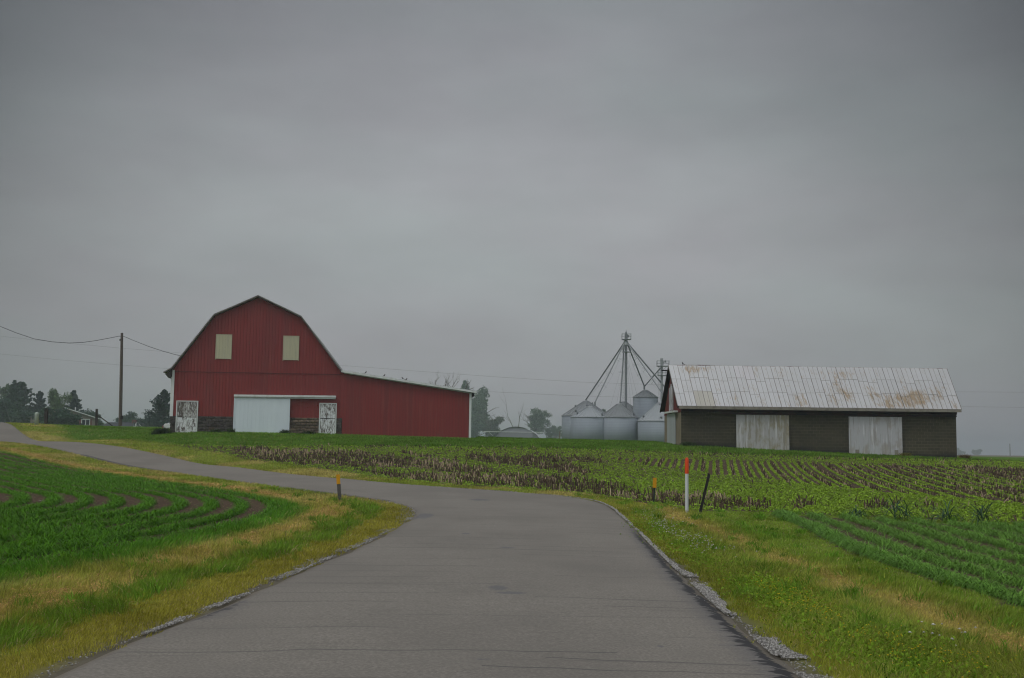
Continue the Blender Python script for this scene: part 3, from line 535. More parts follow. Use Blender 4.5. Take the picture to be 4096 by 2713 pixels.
M['block']=mat('rockface_block',(1,1,1),.95,attr=True,layers=[(5,U,.5,.7,(.04,.034,.032))],bump=(7,U,.05))
M['gutter']=mat('black_gutter',(.02,.02,.022),.5)
# ------------------------------------------------------------------ red barn
B=empty('red_barn',(-19.5,82,2.5),'red gambrel roofed barn with cream hatches and a long lean-to on its side','barn')
def zb(x): return Zf(x,81.9)
gam=[(-24.62,3.90),(-24.62,7.22),(-21.76,11.22),(-18.65,12.66),(-15.54,11.24),(-12.5,7.28),(-12.5,3.90)]
gy0,gy1=82.0,103.0
b=MB(); b.prism(gam,gy0,gy1)
def topz(x):
    for (a,z1),(c,z2) in zip(gam[1:5],gam[2:6]):
        if a<=x<=c: return z1+(z2-z1)*(x-a)/(c-a)
x=-24.5
holes=[(-21.58,-20.52,8.1,9.84),(-16.73,-15.67,8.1,9.84)]
while x<-12.6:
    b.box(x,x+.05,gy0-.034,gy0-.001,3.9,topz(x+.02)-.03,(.86,.86,.86)); x+=.2286
main=b.build('wall',M['red'],B)
b=MB(); b.box(-24.58,-12.45,gy0-.05,gy0-.029,7.085,7.125); b.build('lap_shade',mat('lap_gap_shade',(.08,.018,.018),.6),main)  # dark strip painted in for the gap shading of the sheet lap
# lean-to wall
b=MB(); b.prism([(-12.35,2.2),(-12.35,3.93),(-12.497,3.93),(-12.497,7.26),(-3.0,5.93),(-3.0,2.2)],82.0,102.9)
x=-12.3
while x<-3.1: b.box(x,x+.05,81.966,81.999,2.2,7.25-(x+12.38)*.1407-.03,(.86,.86,.86)); x+=.2286
lw=b.build('wall',M['red'],B); lw['label']='red lean-to wall of vertical steel sheets'
# roof: thin sheets following the gambrel, slightly uneven rake
b=MB(); rp=[(-25.22,7.02),(-24.66,7.36),(-21.80,11.32),(-18.65,12.79),(-15.50,11.33),(-12.46,7.38)]
rin=[(-25.16,6.96),(-24.64,7.29),(-21.77,11.25),(-18.65,12.71),(-15.53,11.26),(-12.51,7.33)]
for i in range(5):
    b.prism([rp[i],rp[i+1],rin[i+1],rin[i]],81.72,103.2)
rf=b.build('roof',M['roof_grey'],B)
b=MB()
for i in range(5):
    a,c=Vector((rp[i][0],0,rp[i][1])),Vector((rp[i+1][0],0,rp[i+1][1])); nrm=Vector((-(c-a).z,0,(c-a).x)).normalized()
    L=(c-a).length; k=max(1,int(L/.6))
    for j in range(k):
        p0=a+(c-a)*(j/k); p1=a+(c-a)*((j+1)/k-.006); w=.018*random.random()
        b.prism([(p0.x+nrm.x*(.012+w),p0.z+nrm.z*(.012+w)),(p1.x+nrm.x*(.012+w),p1.z+nrm.z*(.012+w)),(p1.x-nrm.x*.06,p1.z-nrm.z*.06),(p0.x-nrm.x*.06,p0.z-nrm.z*.06)],81.64,81.717)
b.build('rake_trim',M['rake'],rf)
b=MB(); b.prism([(-25.10,6.90),(-24.64,7.2),(-24.64,6.72),(-24.86,6.62)],81.70,103.1); b.build('soffit',M['dark'],rf)
# lean-to roof
b=MB(); b.prism([(-12.44,7.44),(-2.55,6.02),(-2.55,5.94),(-12.44,7.34)],81.80,103.1); lr=b.build('roof',M['roof_grey'],B); lr['label']='low sloping metal roof of the lean-to'
b=MB(); b.prism([(-12.5,7.44),(-2.52,6.05),(-2.52,5.90),(-12.5,7.27)],81.70,81.795); b.prism([(-12.3,7.25),(-2.95,5.93),(-2.95,5.88),(-12.3,7.19)],81.93,81.968); b.build('fascia',M['wtrim'],lr)
b=MB(); b.box(-2.9,-2.66,82.2,102,5.70,5.92); b.tube([(-2.80,82.1,5.80),(-2.80,82.25,5.80)],.14,10); b.build('gutter',M['gutter'],lr)
# corner trims
b=MB(); b.box(-24.70,-24.47,81.94,82.2,3.86,7.22); b.build('corner_trim',M['wtrim'],B)
b=MB(); b.box(-3.04,-2.88,81.93,82.2,2.25,5.93); b.build('corner_trim',M['wtrim'],B)
# foundation of rock faced blocks, each course a real block
b=MB(); b.box(-24.62,-12.42,82.06,102,2.2,3.90); fd=b.build('foundation',M['mortar'],B)
course=.205
for (x0,x1) in ((-24.66,-24.22),(-22.70,-20.1),(-16.1,-14.0),(-12.78,-12.36)):
    b=MB()
    for r in range(9):
        z0=2.1+r*course; xx=x0-(.2 if r%2 else 0)
        while xx<x1:
            a=max(xx,x0); e=min(xx+.40,x1)
            if e-a>.06:
                s=.6+.8*random.random(); lightp=x0==-16.1
                col=(.17*s,.13*s,.095*s) if lightp else (.062*s,.055*s,.052*s)
                if random.random()<.12: col=(.10*s,.075*s,.055*s)
                g=.045 if lightp else .014; y=81.93+random.random()*.03
                b.box(a+g/2,e-g/2,y,82.05,z0+g/2,min(z0+course-g/2,3.895),col)
            xx+=.40
    b.build('block_facing',M['block'],fd,bevel=.025)
# hatches
for (a,c,z0,z1) in holes:
    b=MB(); b.box(a,c,81.945,81.972,z0,z1)
    for k in range(1,5): b.box(a+(c-a)*k/5-.012,a+(c-a)*k/5+.012,81.93,81.944,z0,z1)
    ht=b.build('hatch',M['cream'],B); b=MB(); b.box(a-.05,a-.001,81.93,81.972,z0-.05,z1+.05); b.box(c+.001,c+.05,81.93,81.972,z0-.05,z1+.05); b.box(a,c,81.93,81.972,z1+.001,z1+.05); b.build('hatch_frame',mat('dull_cream_frame',(.42,.40,.29),.6),ht)
# dutch doors: frame with an upper and a lower leaf of boards
def dutch(x0,x1,z0,zm,z1,m1,m2):
    f=MB(); f.box(x0-.04,x0+.03,81.86,81.99,z0+.1,z1+.03); f.box(x1-.03,x1+.04,81.86,81.99,z0+.1,z1+.03); f.box(x0+.03,x1-.03,81.86,81.99,z1-.03,z1+.03); d=f.build('door',M['wtrim'],B)
    for (za,zb_,mm,n) in ((z0,zm-.015,m2,6),(zm+.015,z1-.04,m1,6)):
        l=MB(); w=(x1-x0-.1)/n
        for k in range(n):
            o=random.random()*.012; l.box(x0+.05+k*w+.006,x0+.05+(k+1)*w-.006,81.88-o,81.93,za+random.random()*.03,zb_-random.random()*.015)
        l.build('door_leaf',mm,d)
    l=MB(); l.box(x0+.05,x1-.05,81.931,81.955,z0,z1-.03); l.build('backing',M['dark'],d)
dutch(-24.20,-22.74,2.66,3.82,4.97,M['peel2'],M['peel']); dutch(-13.97,-12.80,2.70,3.86,4.97,M['peel'],M['peel'])
# sliding door and its track
b=MB(); b.box(-20.13,-16.14,81.80,81.85,2.72,5.27)
x=-20.0
while x<-16.2: b.box(x,x+.02,81.79,81.799,2.74,5.25); x+=.285
b.box(-16.20,-16.12,81.77,81.784,2.72,5.27); b.box(-20.14,-20.08,81.77,81.784,2.72,5.27)
b.build('sliding_door',M['door_blue'],B)
b=MB(); b.prism([(-20.15,5.35),(-20.15,5.50),(-12.83,5.54),(-12.83,5.40)],81.70,81.92); b.prism([(-20.13,5.285),(-20.13,5.33),(-12.85,5.38),(-12.85,5.29)],81.76,81.90); b.build('door_track',M['wtrim'],B)
# ------------------------------------------------------------------ long block shed
def shed_roof_mat():
    m=mat('painted_tin_roof',(1,1,1),.42,metal=0,attr=True,spec=.5); nt=m.node_tree; q=N(nt); bs=[n for n in nt.nodes if n.type=='BSDF_PRINCIPLED'][0]
    tc=q('ShaderNodeTexCoord').outputs['Object']; at=q('ShaderNodeAttribute',attribute_name='Col').outputs['Color']; ru=q('ShaderNodeAttribute',attribute_name='rust').outputs['Fac']
    def nz(s,st,d=6): return q('ShaderNodeTexNoise',{'Vector':q('ShaderNodeMapping',{'Vector':tc,'Scale':st}).outputs[0],'Scale':s,'Detail':d,'Roughness':.7}).outputs[0]
    f=q.math('ADD',nz(2.2,(2.4,.24,.24)),q.math('MULTIPLY',q.math('SUBTRACT',nz(8,(1.8,.25,.25)),.5),1.2)); f=q.math('ADD',f,q.math('MULTIPLY',q.math('MINIMUM',ru,1.4),.20))
    rc=q.ramp(nz(5,U),(.35,(.33,.28,.19)),(.56,(.34,.225,.11)),(.7,(.40,.35,.26)))
    c=q.mix(q.math('MULTIPLY',q.ramp(nz(.9,(1,.6,.6)),(.45,0.),(.75,1.)),.3),at,(.47,.47,.46)); c=q.mix(q.ramp(f,(.56,0.),(.70,.22)),c,(.42,.405,.37)); c=q.mix(q.ramp(f,(.66,0.),(.82,.85)),c,rc)
    nt.links.new(c,bs.inputs['Base Color']); return m
M['shedroof']=shed_roof_mat()
M['cmu']=None
def cmu():
    m=mat('damp_concrete_block',(.1,.1,.1),.95); nt=m.node_tree; q=N(nt); bs=[n for n in nt.nodes if n.type=='BSDF_PRINCIPLED'][0]
    g=q('ShaderNodeNewGeometry'); sp=q('ShaderNodeSeparateXYZ',{0:g.outputs['Position']}); u=q.math('ADD',sp.outputs[0],sp.outputs[1])
    v=q('ShaderNodeCombineXYZ',{0:u,1:sp.outputs[2],2:0.}).outputs[0]
    br=q('ShaderNodeTexBrick',{'Vector':v,'Scale':1.0,'Mortar Size':.012,'Brick Width':.41,'Row Height':.205,'Color1':(.058,.053,.034,1),'Color2':(.080,.072,.046,1),'Mortar':(.135,.12,.085,1),'Mortar Smooth':.4,'Bias':-.2})
    tc=g.outputs['Position']
    def nz(s,st): return q('ShaderNodeTexNoise',{'Vector':q('ShaderNodeMapping',{'Vector':tc,'Scale':st}).outputs[0],'Scale':s,'Detail':5.}).outputs[0]
    c=q.mix(q.ramp(nz(.45,(1,1,1.6)),(.42,0.),(.62,.6)),br.outputs[0],(.045,.042,.03)); c=q.mix(q.ramp(nz(.9,(1,1,1)),(.55,0.),(.75,.5)),c,(.095,.075,.055))
    # splash zone: dark mould along the bottom courses with an uneven upper edge
    hz=q.math('ADD',q.math('SUBTRACT',sp.outputs[2],q.math('MULTIPLY',sp.outputs[0],-.034)),q.math('MULTIPLY',nz(.8,(1,1,.2)),-.55)); c=q.mix(q.ramp(q.math('SUBTRACT',hz,2.25),(.12,.9),(.42,0.)),c,(.022,.022,.024))
    nt.links.new(c,bs.inputs['Base Color']); nn=q('ShaderNodeBump',{'Height':br.outputs['Fac'],'Distance':-.012,'Strength':.8}); nt.links.new(nn.outputs[0],bs.inputs['Normal']); return m
M['cmu']=cmu()
M['cmu_end']=mat('dry_tan_block',(.27,.235,.175),.95,layers=[(1.2,U,.4,.75,(.22,.19,.14)),(5,(1,1,3),.6,.75,(.2,.17,.13))])
M['plank']=mat('grey_weathered_wood',(.42,.42,.43),.85,layers=[(1.1,(1.6,1,.9),.44,.60,(.30,.275,.20)),(2.6,(2.6,1,.22),.52,.60,(.29,.275,.235)),(2.2,(3,1,.20),.56,.64,(.55,.56,.58))],bump=(12,(3,1,.2),.008))
M['plank2']=mat('grey_weathered_wood_pale',(.46,.47,.50),.85,layers=[(.9,(1.4,1,.9),.50,.62,(.37,.345,.335)),(2.6,(2.6,1,.22),.54,.62,(.35,.34,.345)),(2.2,(3,1,.20),.56,.64,(.60,.61,.64))],bump=(12,(3,1,.2),.008))
M['fasc']=mat('weathered_fascia_board',(.25,.235,.20),.8,layers=[(3,(1,1,1),.45,.7,(.17,.155,.13))])
M['gable']=mat('old_red_boards',(.17,.035,.03),.8,layers=[(5,(1,3,.3),.5,.7,(.11,.03,.026))])
M['drk']=mat('near_black_timber',(.022,.018,.017),.9)  # near-black brown for the roof deck, hook and small fittings
S=empty('block_shed',(20.5,79,1.9),'long low shed with a rusty white tin roof and two grey wooden doors','shed')
x0,x1=11.30,29.62
b=MB(); b.box(x0+.02,x1,75.0,83.0,1.0,4.45); b.build('wall',M['cmu'],S)
b=MB(); b.box(x0,x0+.02,75.0,83.0,1.6,4.40)
for k in range(14): b.box(x0-.004,x0-.0005,75.0,83.0,1.9+k*.205,1.91+k*.205)
w=b.build('wall',M['cmu_end'],S); w['label']='tan block end wall of the shed'
b=MB(); b.prismx([(75.0,4.40),(79.0,7.56),(83.0,4.40)],x0-.03,x0+.25)
for k in range(26): b.box(x0-.045,x0-.031,75.3+k*.29,75.32+k*.29,4.4,4.4+max(.1,(4-abs(75.3+k*.29-79))*.77))
b.build('gable_boards',M['gable'],S)
# roof sheets on the near slope, one by one
W=.635; nP=30; xL=11.02
e0,rdg=(74.55,4.80),(79.0,7.81); 
def rp_(x,t,up=0.0):
    y=e0[0]+(rdg[0]-e0[0])*t; z=e0[1]+(rdg[1]-e0[1])*t; return (xL+(x-xL)*(.987+.043*t),y-up*.57,z+up*.82)
Vv=[];Ff=[];Cc=[];Ru=[]
rust=[(22.2,.55,.5,.16,1.0),(22.7,.30,.5,.2,1.5),(21.6,.22,.35,.2,1.1),(24.5,.30,.35,.2,1.6),(26.0,.16,.6,.2,1.3),(25.3,.12,.4,.14,1.1),(27.4,.30,.7,.18,1.7),(26.9,.16,.9,.14,1.2),(28.8,.30,.4,.28,1.1),(29.7,.10,.2,.15,1.1),(23.0,.82,1.1,.12,.75),(21.2,.84,.5,.1,.6),(12.8,.90,.7,.08,1.2),(13.6,.93,.3,.06,1.0),(13.7,.08,.3,.1,.8),(15.0,.14,.35,.16,.8),(16.9,.12,.3,.16,.7),(19.4,.16,.5,.18,.9),(19.6,.10,.25,.08,1.3),(17.0,.85,.5,.12,.7),(18.8,.84,.4,.12,.7),(27.0,.62,.4,.1,.5),(16.2,.45,.2,.1,.7),(18.0,.2,.3,.15,.8),(12.2,.86,.5,.1,.9)]
sheets=[]
for i in range(nP):
    xa=xL+i*W; xb=xa+W-.006
    cuts=[0]+[c+RNG.normal(0,.004) for c in ((.34,.62) if i%2 else (.30,.66))]+[1.0] if i%4<2 else [0,.36+RNG.normal(0,.004),.70,1.0]
    for j in range(3):
        t0,t1=cuts[j],cuts[j+1]; g=.56*(.955+.07*random.random()); c=(g*.98,g*1.01,g*1.05)
        if i in (7,8) and j==2: c=(.56,.56,.59)
        if i in (2,3) and j==0: c=(.47,.465,.42)
        if i==2 and j==0: c=(.44,.435,.39)
        up=.012*(j)+.008*random.random(); sheets.append((xa,xb,t0-.012*(j>0),t1,up,c))
nxs,nts=4,6
for (xa,xb,t0,t1,up,c) in sheets:
    base=len(Vv)
    for a in range(nts+1):
        for k in range(nxs+1):
            x=xa+(xb-xa)*k/nxs; t=t0+(t1-t0)*a/nts; sk=(x-11.02)/19*.0+(.40*t if x>29.5 else 0)*(1 if False else 0)
            Vv.append(rp_(x+sk,t,up+.0*random.random())); Cc.append(c); Ru.append(sum(w*math.exp(-((x-rx)/sx)**2-((t-rt)/st)**2) for rx,rt,sx,st,w in rust))
    for a in range(nts):
        for k in range(nxs): q0=base+a*(nxs+1)+k; Ff.append((q0,q0+1,q0+nxs+2,q0+nxs+1))
    # raised edge of the lower lap
me=npmesh('roof',np.array(Vv)-np.array(S.location),np.array(Ff),None,np.array(Cc)); a=me.attributes.new('rust','FLOAT','POINT'); a.data.foreach_set('value',np.array(Ru,np.float32))
rf=link('roof',me,M['shedroof'],S)
b=MB()   # laps between the sheets
for (xa,xb,t0,t1,up,c) in sheets:
    if t0>.05: s=.36+.14*random.random(); b.tube([rp_(xa+.01,t0,up+.006),rp_(xb-.01,t0,up+.006)],.007,4,(s,s*.95,s*.88))
b.build('roof_seam',mat('roof_lap_edge',(.9,.9,.9),.6,attr='mul'),rf)
b=MB()   # standing ribs
for i in range(nP+1):
    for hlf in (0,1):
        x=xL+i*W+hlf*W*.5
        if x>30.1: continue
        r=.020 if hlf==0 else .010
        p0,p1=rp_(x,-.004,.02),rp_(x,1.0,.03); s=.25+.3*random.random(); b.tube([p0,p1],r*1.15,4,(s,s*.95,s*.9))
b.build('roof_rib',mat('roof_rib_tin',(.5,.5,.5),.6,attr='mul'),rf)
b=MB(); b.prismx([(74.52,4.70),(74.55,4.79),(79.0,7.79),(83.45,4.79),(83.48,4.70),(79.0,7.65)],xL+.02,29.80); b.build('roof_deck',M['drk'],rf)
b=MB(); b.prismx([(78.93,7.78),(79.0,7.85),(79.07,7.78)],xL-.02,30.64); b.prismx([(78.97,7.851),(79,7.88),(79.04,7.851)],12.0,14.3); b.build('ridge_cap',mat('rusty_ridge',(.42,.41,.4),.6,layers=[(1.2,U,.5,.6,(.12,.05,.04))]),rf)
b=MB(); b.box(xL+.1,29.80,74.49,74.53,4.60,4.79); b.build('fascia',M['fasc'],rf)
b=MB(); b.prismx([(79.0,7.76),(74.55,4.73),(74.55,4.64),(79.0,7.62),(83.45,4.64),(83.45,4.73)],xL-.01,xL+.06,); b.build('barge_board',M['dark'],rf)
# header and door rail under the eaves
b=MB(); b.box(x0+.03,29.66,74.90,74.99,4.45,4.66); b.box(13.9,29.6,74.80,74.89,4.30,4.40); b.build('header',mat('dark_red_header',(.05,.022,.022),.8,layers=[(1.2,(1,1,1),.45,.6,(.02,.02,.028))]),S)
def plankdoor(xa,xb,za,zb_,mm,n):
    b=MB(); w=(xb-xa)/n
    for k in range(n):
        o=.012*random.random(); b.box(xa+k*w+.004,xa+(k+1)*w-.004,74.84-o,74.88,za+.03*random.random(),zb_-.01*random.random())
    return b.build('sliding_door',mm,S)
d1=plankdoor(14.95,18.46,1.72,4.27,M['plank'],22); d2=plankdoor(22.42,25.96,1.72,4.24,M['plank2'],22)
for d,xs in ((d1,(15.2,16.7,17.8)),(d2,(22.95,25.55))):
    for x in xs: b=MB(); b.box(x-.12,x+.12,74.80,74.835,1.75,1.98 if d is d1 else 2.06); b.build('door_batten',M['fasc'],d)
# end wall door, its track, the loft door with its boards
b=MB(); b.box(x0-.10,x0-.04,77.05,80.9,1.9,4.42); b.build('end_door',mat('white_end_door',(.42,.46,.48),.6,layers=[(1,(1,1,.3),.4,.8,(.36,.40,.42))]),S)
b=MB(); b.prismx([(76.0,4.42),(76.0,4.54),(80.95,4.60),(80.95,4.48)],x0-.30,x0-.05); b.build('door_track',M['wtrim'],S)
b=MB(); b.box(x0-.06,x0-.046,78.1,79.8,4.7,6.35)
for y in (78.1,78.9,79.72): b.box(x0-.12,x0-.061,y-.09,y+.09,4.62,6.5 if y==78.9 else 6.25)
b.build('loft_door',M['plank2'],S)
b=MB(); b.tube([(x0-.75,79.0,7.45),(x0+.1,79,7.45)],.05,6); b.build('hay_hook',M['drk'],S)
# ------------------------------------------------------------------ markers and posts in the verge
def post(name,x,y,lean,parts,label,cat,group=None):
    z=Zf(x,y); E=empty(name,(x,y,z),label,cat,group)
    E.rotation_euler=(0,lean,0)
    for nm,mm,fn in parts:
        b=MB(); fn(b); L=E.location; o=b.build(nm,mm,None); me=o.data
        base=o.location.copy(); o.parent=E; o.location=base
    return E
m_yel=mat('amber_reflector',(.62,.30,.004),.45,layers=[(9,U,.5,.8,(.5,.24,.004))]); m_dstake=mat('grey_plastic_stake',(.075,.07,.068),.6,layers=[(8,(1,1,.4),.45,.7,(.11,.10,.09))]); m_tgreen=mat('green_steel_post',(.028,.042,.034),.6)
post('delineator_post',-4.87,32.5,-.085,[('stake',m_dstake,lambda b:(b.box(-.05,.05,-.012,0,-.3,.5),b.box(-.05,-.04,0,.03,-.3,.5),b.box(.04,.05,0,.03,-.3,.5))),('reflector',m_yel,lambda b:(b.box(-.056,.05,-.026,-.013,.50,.775),b.box(-.05,.045,-.012,0,.50,.765)))],'grey plastic stake with an amber reflector, alone in the grass inside the bend','road marker')
post('delineator_post',4.40,34.75,.04,[('stake',m_tgreen,lambda b:(b.box(-.026,.026,-.006,.006,-.3,.78),b.box(-.005,.005,.006,.035,-.3,.78),*[b.box(-.012,.012,-.02,-.007,.05+.07*k,.075+.07*k) for k in range(6)])),('reflector',m_yel,lambda b:(b.box(-.055,.055,-.04,-.022,.50,.80),b.box(-.02,-.01,-.043,-.041,.54,.56)))],'dark green steel post with an amber plate, beside the white and orange marker','road marker')
def cap(b):
    b.lathe((0,0,0),[(.053,1.06),(.054,1.40),(.052,1.44),(.042,1.475),(.025,1.495),(.005,1.50)],20)
post('cable_marker',4.82,30.95,0.003,[('tube',mat('white_plastic_tube',(.60,.64,.68),.35,layers=[(6,(1,1,.3),.55,.8,(.52,.55,.57))]),lambda b:b.lathe((0,0,0),[(.048,-.2),(.048,1.06)],20)),('cap',mat('orange_plastic_cap',(.78,.085,.02),.35,layers=[(5,(1,1,.4),.5,.8,(.62,.06,.015))]),cap)],'tall white marker tube with a rounded orange top','cable marker')
def tpost(b):
    b.box(-.034,.034,-.012,.0,-.3,1.12); b.box(-.010,.010,.0,.06,-.3,1.12); b.box(.020,.034,-.03,-.012,-.3,1.12); b.box(-.034,-.020,-.03,-.012,-.3,1.12)
    for z in (.55,.2): b.box(-.048,-.034,-.02,0,z,z+.05)
post('leaning_post',5.05,30.25,.235,[('stake',mat('black_weathered_post',(.028,.026,.026),.8,layers=[(9,(1,1,.3),.5,.7,(.05,.045,.04))]),tpost)],'black wooden post leaning to one side next to the orange topped tube','fence post')
# pedestal, stub post and braced post on the crest
z=Zf(-39.1,93); b=MB(); b.lathe((-39.1,93,z-.2),[(.16,0),(.165,.95),(.175,1.0),(.175,1.13),(.15,1.2),(.05,1.24)],12); tag(b.build('utility_pedestal',mat('pale_green_pedestal',(.36,.42,.38),.6),None,True),'pale cylindrical utility pedestal standing on the crest by the road','utility box')
z=Zf(-39.2,95); b=MB(); b.box(-39.32,-39.08,95,95.2,z-.3,4.76); tag(b.build('wooden_post',M['dark']),'dark square wooden post standing behind the pale pedestal','post')
z=Zf(-38.6,105); E=empty('braced_post',(-38.6,105,z),'dark wooden corner post with a diagonal brace in front of the tan house','fence post')
b=MB(); b.tube([(-38.58,105,z-.3),(-38.6,105,5.08)],[.13,.12],8); b.build('post',M['dark'],E); b=MB(); b.tube([(-38.5,105,4.5),(-37.0,105,z-.05)],.055,6); b.build('brace',M['dark'],E)
z=Zf(5.2,120); b=MB(); b.box(5.14,5.27,120,120.12,z-.2,3.80); b.box(4.2,5.14,120.03,120.07,2.98,3.05); tag(b.build('gate_post',M['fasc']),'thin grey post with a low rail standing left of the grain bins','post')
B.rotation_euler=(0,0,math.radians(5.2)); TB=math.tan(math.radians(5.2))
# ------------------------------------------------------------------ utility pole and wires
E=empty('utility_pole',(-41.6,120,3.6),'brown wooden utility pole standing alone left of the red barn','utility pole')
b=MB(); b.tube([(-41.52,120,3.2),(-41.68,120,9),(-41.82,120,13.72)],[.185,.165,.13],12); b.build('pole',mat('creosoted_pole',(.075,.055,.045),.85,layers=[(6,(2,2,.15),.45,.65,(.12,.095,.08))]),E)
b=MB(); b.lathe((-41.98,119.95,12.85),[(.03,0),(.07,.06),(.03,.12),(.07,.18),(.03,.24)],8); b.box(-42.02,-41.8,119.9,120,12.9,12.98); b.build('insulator',M['drk'],E)
b=MB(); b.box(-41.5,-41.25,119.82,119.98,4.5,4.86); b.build('meter_box',M['drk'],E)
b=MB(); b.tube([(-41.45,119.82,4.8),(-41.5,119.82,7.6)],.025,6); b.build('conduit',M['rake'],E)
m_wire=mat('black_cable',(.05,.05,.055),.6)
def wire(name,pts,r,label,cat='cable',m=m_wire):
    cr=catmull(pts,1e9 if len(pts)>8 else 2.5) if len(pts)<=8 else np.array(pts); b=MB(); b.tube([tuple(p) for p in cr],r,5); tag(b.build(name,m),label,cat)
wire('service_cable',[(-56.8,120,15.0,0)[:3],(-54.93,120,14.28),(-51.2,120,12.97),(-47.4,120,12.57),(-44.6,120,12.86),(-42.14,120,13.37),(-41.8,120,13.3)],.030,'dark sagging service cable running from the lone pole out of the picture')
wire('service_cable',[(-41.7,120,13.4),(-38.6,119,12.23),(-35.2,117,11.25),(-32,112,10.6),(-26,104,10.0)],.028,'dark service cable dropping from the lone pole towards the red barn roof')
def span(pts,n=14): 
    return [tuple(p) for p in catmull(pts,12)]
m_far=mat('thin_aluminium_line',(.22,.23,.25),.5)
def line(name,pts,label): b=MB(); b.tube(span(pts),.017,4); tag(b.build(name,m_far),label,'power line')
line('power_line',[(-120,170,21.5),(-77.7,170,18.02),(-59.5,170,16.43),(-1.75,170,12.75),(21.4,170,11.93),(67.1,170,11.4),(110,170,11.9)],'upper of two faint power lines crossing the sky behind both farm buildings')
line('power_line',[(-120,170,18.6),(-77.2,170,15.27),(-59.4,170,13.86),(-4.15,170,10.56),(21.45,170,9.9),(67.1,170,9.16),(110,170,9.5)],'lower of two faint power lines crossing the sky behind both farm buildings')
b=MB(); b.tube([(-52.0,110,12.0),(-49.3,110,5.2),(-48.6,110,3.4)],.010,4); tag(b.build('guy_wire',m_far),'faint steep guy wire by the picture edge above the evergreens','cable')
b=MB(); b.tube([(176.8,400,1.4),(176.8,400,6.4)],[.18,.14],6); tag(b.build('far_utility_pole',m_far),'tiny thin pole on the horizon beyond the shed','utility pole')
# ------------------------------------------------------------------ birds perched on the roofs
m_bird=mat('dark_feathers',(.035,.03,.03),.8)
def bird(x,y,z,f,label,K=.72):
    if y==82.0: y+=(x+19.5)*TB
    b=MB(); b.tube([(x-f*.13,y,z+.06),(x-f*.06,y,z+.09),(x,y,z+.13),(x+f*.04,y,z+.19),(x+f*.055,y,z+.235),(x+f*.05,y,z+.27)],[.012,.035,.058,.05,.036,.02],8)
    b.tube([(x+f*.07,y,z+.245),(x+f*.12,y,z+.24)],[.012,.003],5); b.tube([(x-f*.10,y,z+.07),(x-f*.24,y,z+.02)],[.025,.012],5); b.tube([(x,y-.02,z),(x,y-.015,z+.09)],.006,4); b.tube([(x,y+.02,z),(x,y+.015,z+.09)],.006,4)
    b.v=[(x+(v[0]-x)*K,y+(v[1]-y)*K,z+(v[2]-z)*K) for v in b.v]; tag(b.build('bird',m_bird,None,True),label,'bird','birds perched on the farm roofs')
lz=lambda x:7.44-(x+12.44)*.1400
bird(-10.75,82.0,lz(-10.75),1,'small dark bird on the lean-to roof, nearest the tall gambrel roof'); bird(-9.39,82.0,lz(-9.39),1,'small dark bird on the lean-to roof, second from the tall gambrel roof')
bird(-8.05,82.0,lz(-8.05),-1,'small dark bird on the lean-to roof, upright one of the close pair'); bird(-7.77,82.0,lz(-7.77)-.03,1,'small dark bird on the lean-to roof, crouching lower one of the close pair')
bird(12.05,79,7.87,-1,'small dark bird perched on the rusty ridge of the tin roofed shed')
# ------------------------------------------------------------------ grain bins and elevators
m_bin=mat('galvanised_bin_wall',(.235,.27,.315),.75,metal=0,layers=[(.25,(1,1,.5),.4,.75,(.215,.245,.29)),(2,(1,1,.1),.55,.8,(.26,.295,.335))])
def corr(m):
    nt=m.node_tree; q=N(nt); bs=[n for n in nt.nodes if n.type=='BSDF_PRINCIPLED'][0]; sp=q('ShaderNodeSeparateXYZ',{0:q('ShaderNodeNewGeometry').outputs['Position']})
    s=q.math('SINE',q.math('MULTIPLY',sp.outputs[2],2*pi/.30)); nn=q('ShaderNodeBump',{'Height':s,'Distance':.012,'Strength':.4}); nt.links.new(nn.outputs[0],bs.inputs['Normal'])
corr(m_bin)
m_binroof=mat('galvanised_bin_roof',(.32,.35,.38),.7,metal=0,layers=[(.8,U,.4,.75,(.28,.305,.335))]); m_binroof2=mat('weathered_bin_roof',(.215,.235,.255),.7,metal=0,layers=[(.8,U,.4,.75,(.18,.19,.20))])
m_steel=mat('galvanised_steel',(.20,.215,.235),.5,metal=.4); m_steelL=mat('pale_galvanised_steel',(.34,.36,.38),.5,metal=.4)
def gbin(cx,y,r,ez,az,label,mr,hats=(),seed=0):
    k=y/220; cx*=k; r*=k; ez=1.7+(ez-1.7)*k; az=1.7+(az-1.7)*k; g=Zf(cx,y)-.3
    E=empty('grain_bin',(cx,y,g),label,'grain bin','steel grain bins of the farm'); n=48
    b=MB(); b.lathe((cx,y,0),[(r,g),(r,ez)],n)
    w=b.build('wall',m_bin,E); 
    for p in w.data.polygons: p.use_smooth=len(p.vertices)==4
    b=MB(); b.lathe((cx,y,0),[(r-.05,ez-.08),(r+.09,ez-.10),(r+.09,ez-.02),(.55,az-.12),(.5,az-.1)],n)
    rr=b.build('roof',mr,E)
    b=MB(); m=26
    for i in range(m):
        a=2*pi*(i+seed*.3)/m; b.tube([(cx+(r+.07)*math.cos(a),y+(r+.07)*math.sin(a),ez+.02),(cx+.55*math.cos(a),y+.55*math.sin(a),az-.07)],.045,4,caps=False)
    b.build('rib',mr,rr)
    b=MB(); b.lathe((cx,y,0),[(.56,az-.18),(.5,az-.02),(.3,az+.08),(.16,az+.1)],16); b.build('cap',m_steelL,rr)
    for (a,t) in hats:
        x=cx+(r*(1-t))*math.cos(a); yy=y+(r*(1-t))*math.sin(a); zz=ez+(az-ez)*t; b=MB(); b.tube([(x,yy,zz-.1),(x,yy,zz+.28),(x-.14*math.cos(a)*-1,yy+.14*math.sin(a),zz+.42)],[.17,.17,.22],8); b.build('vent',m_steel,rr)
    return E
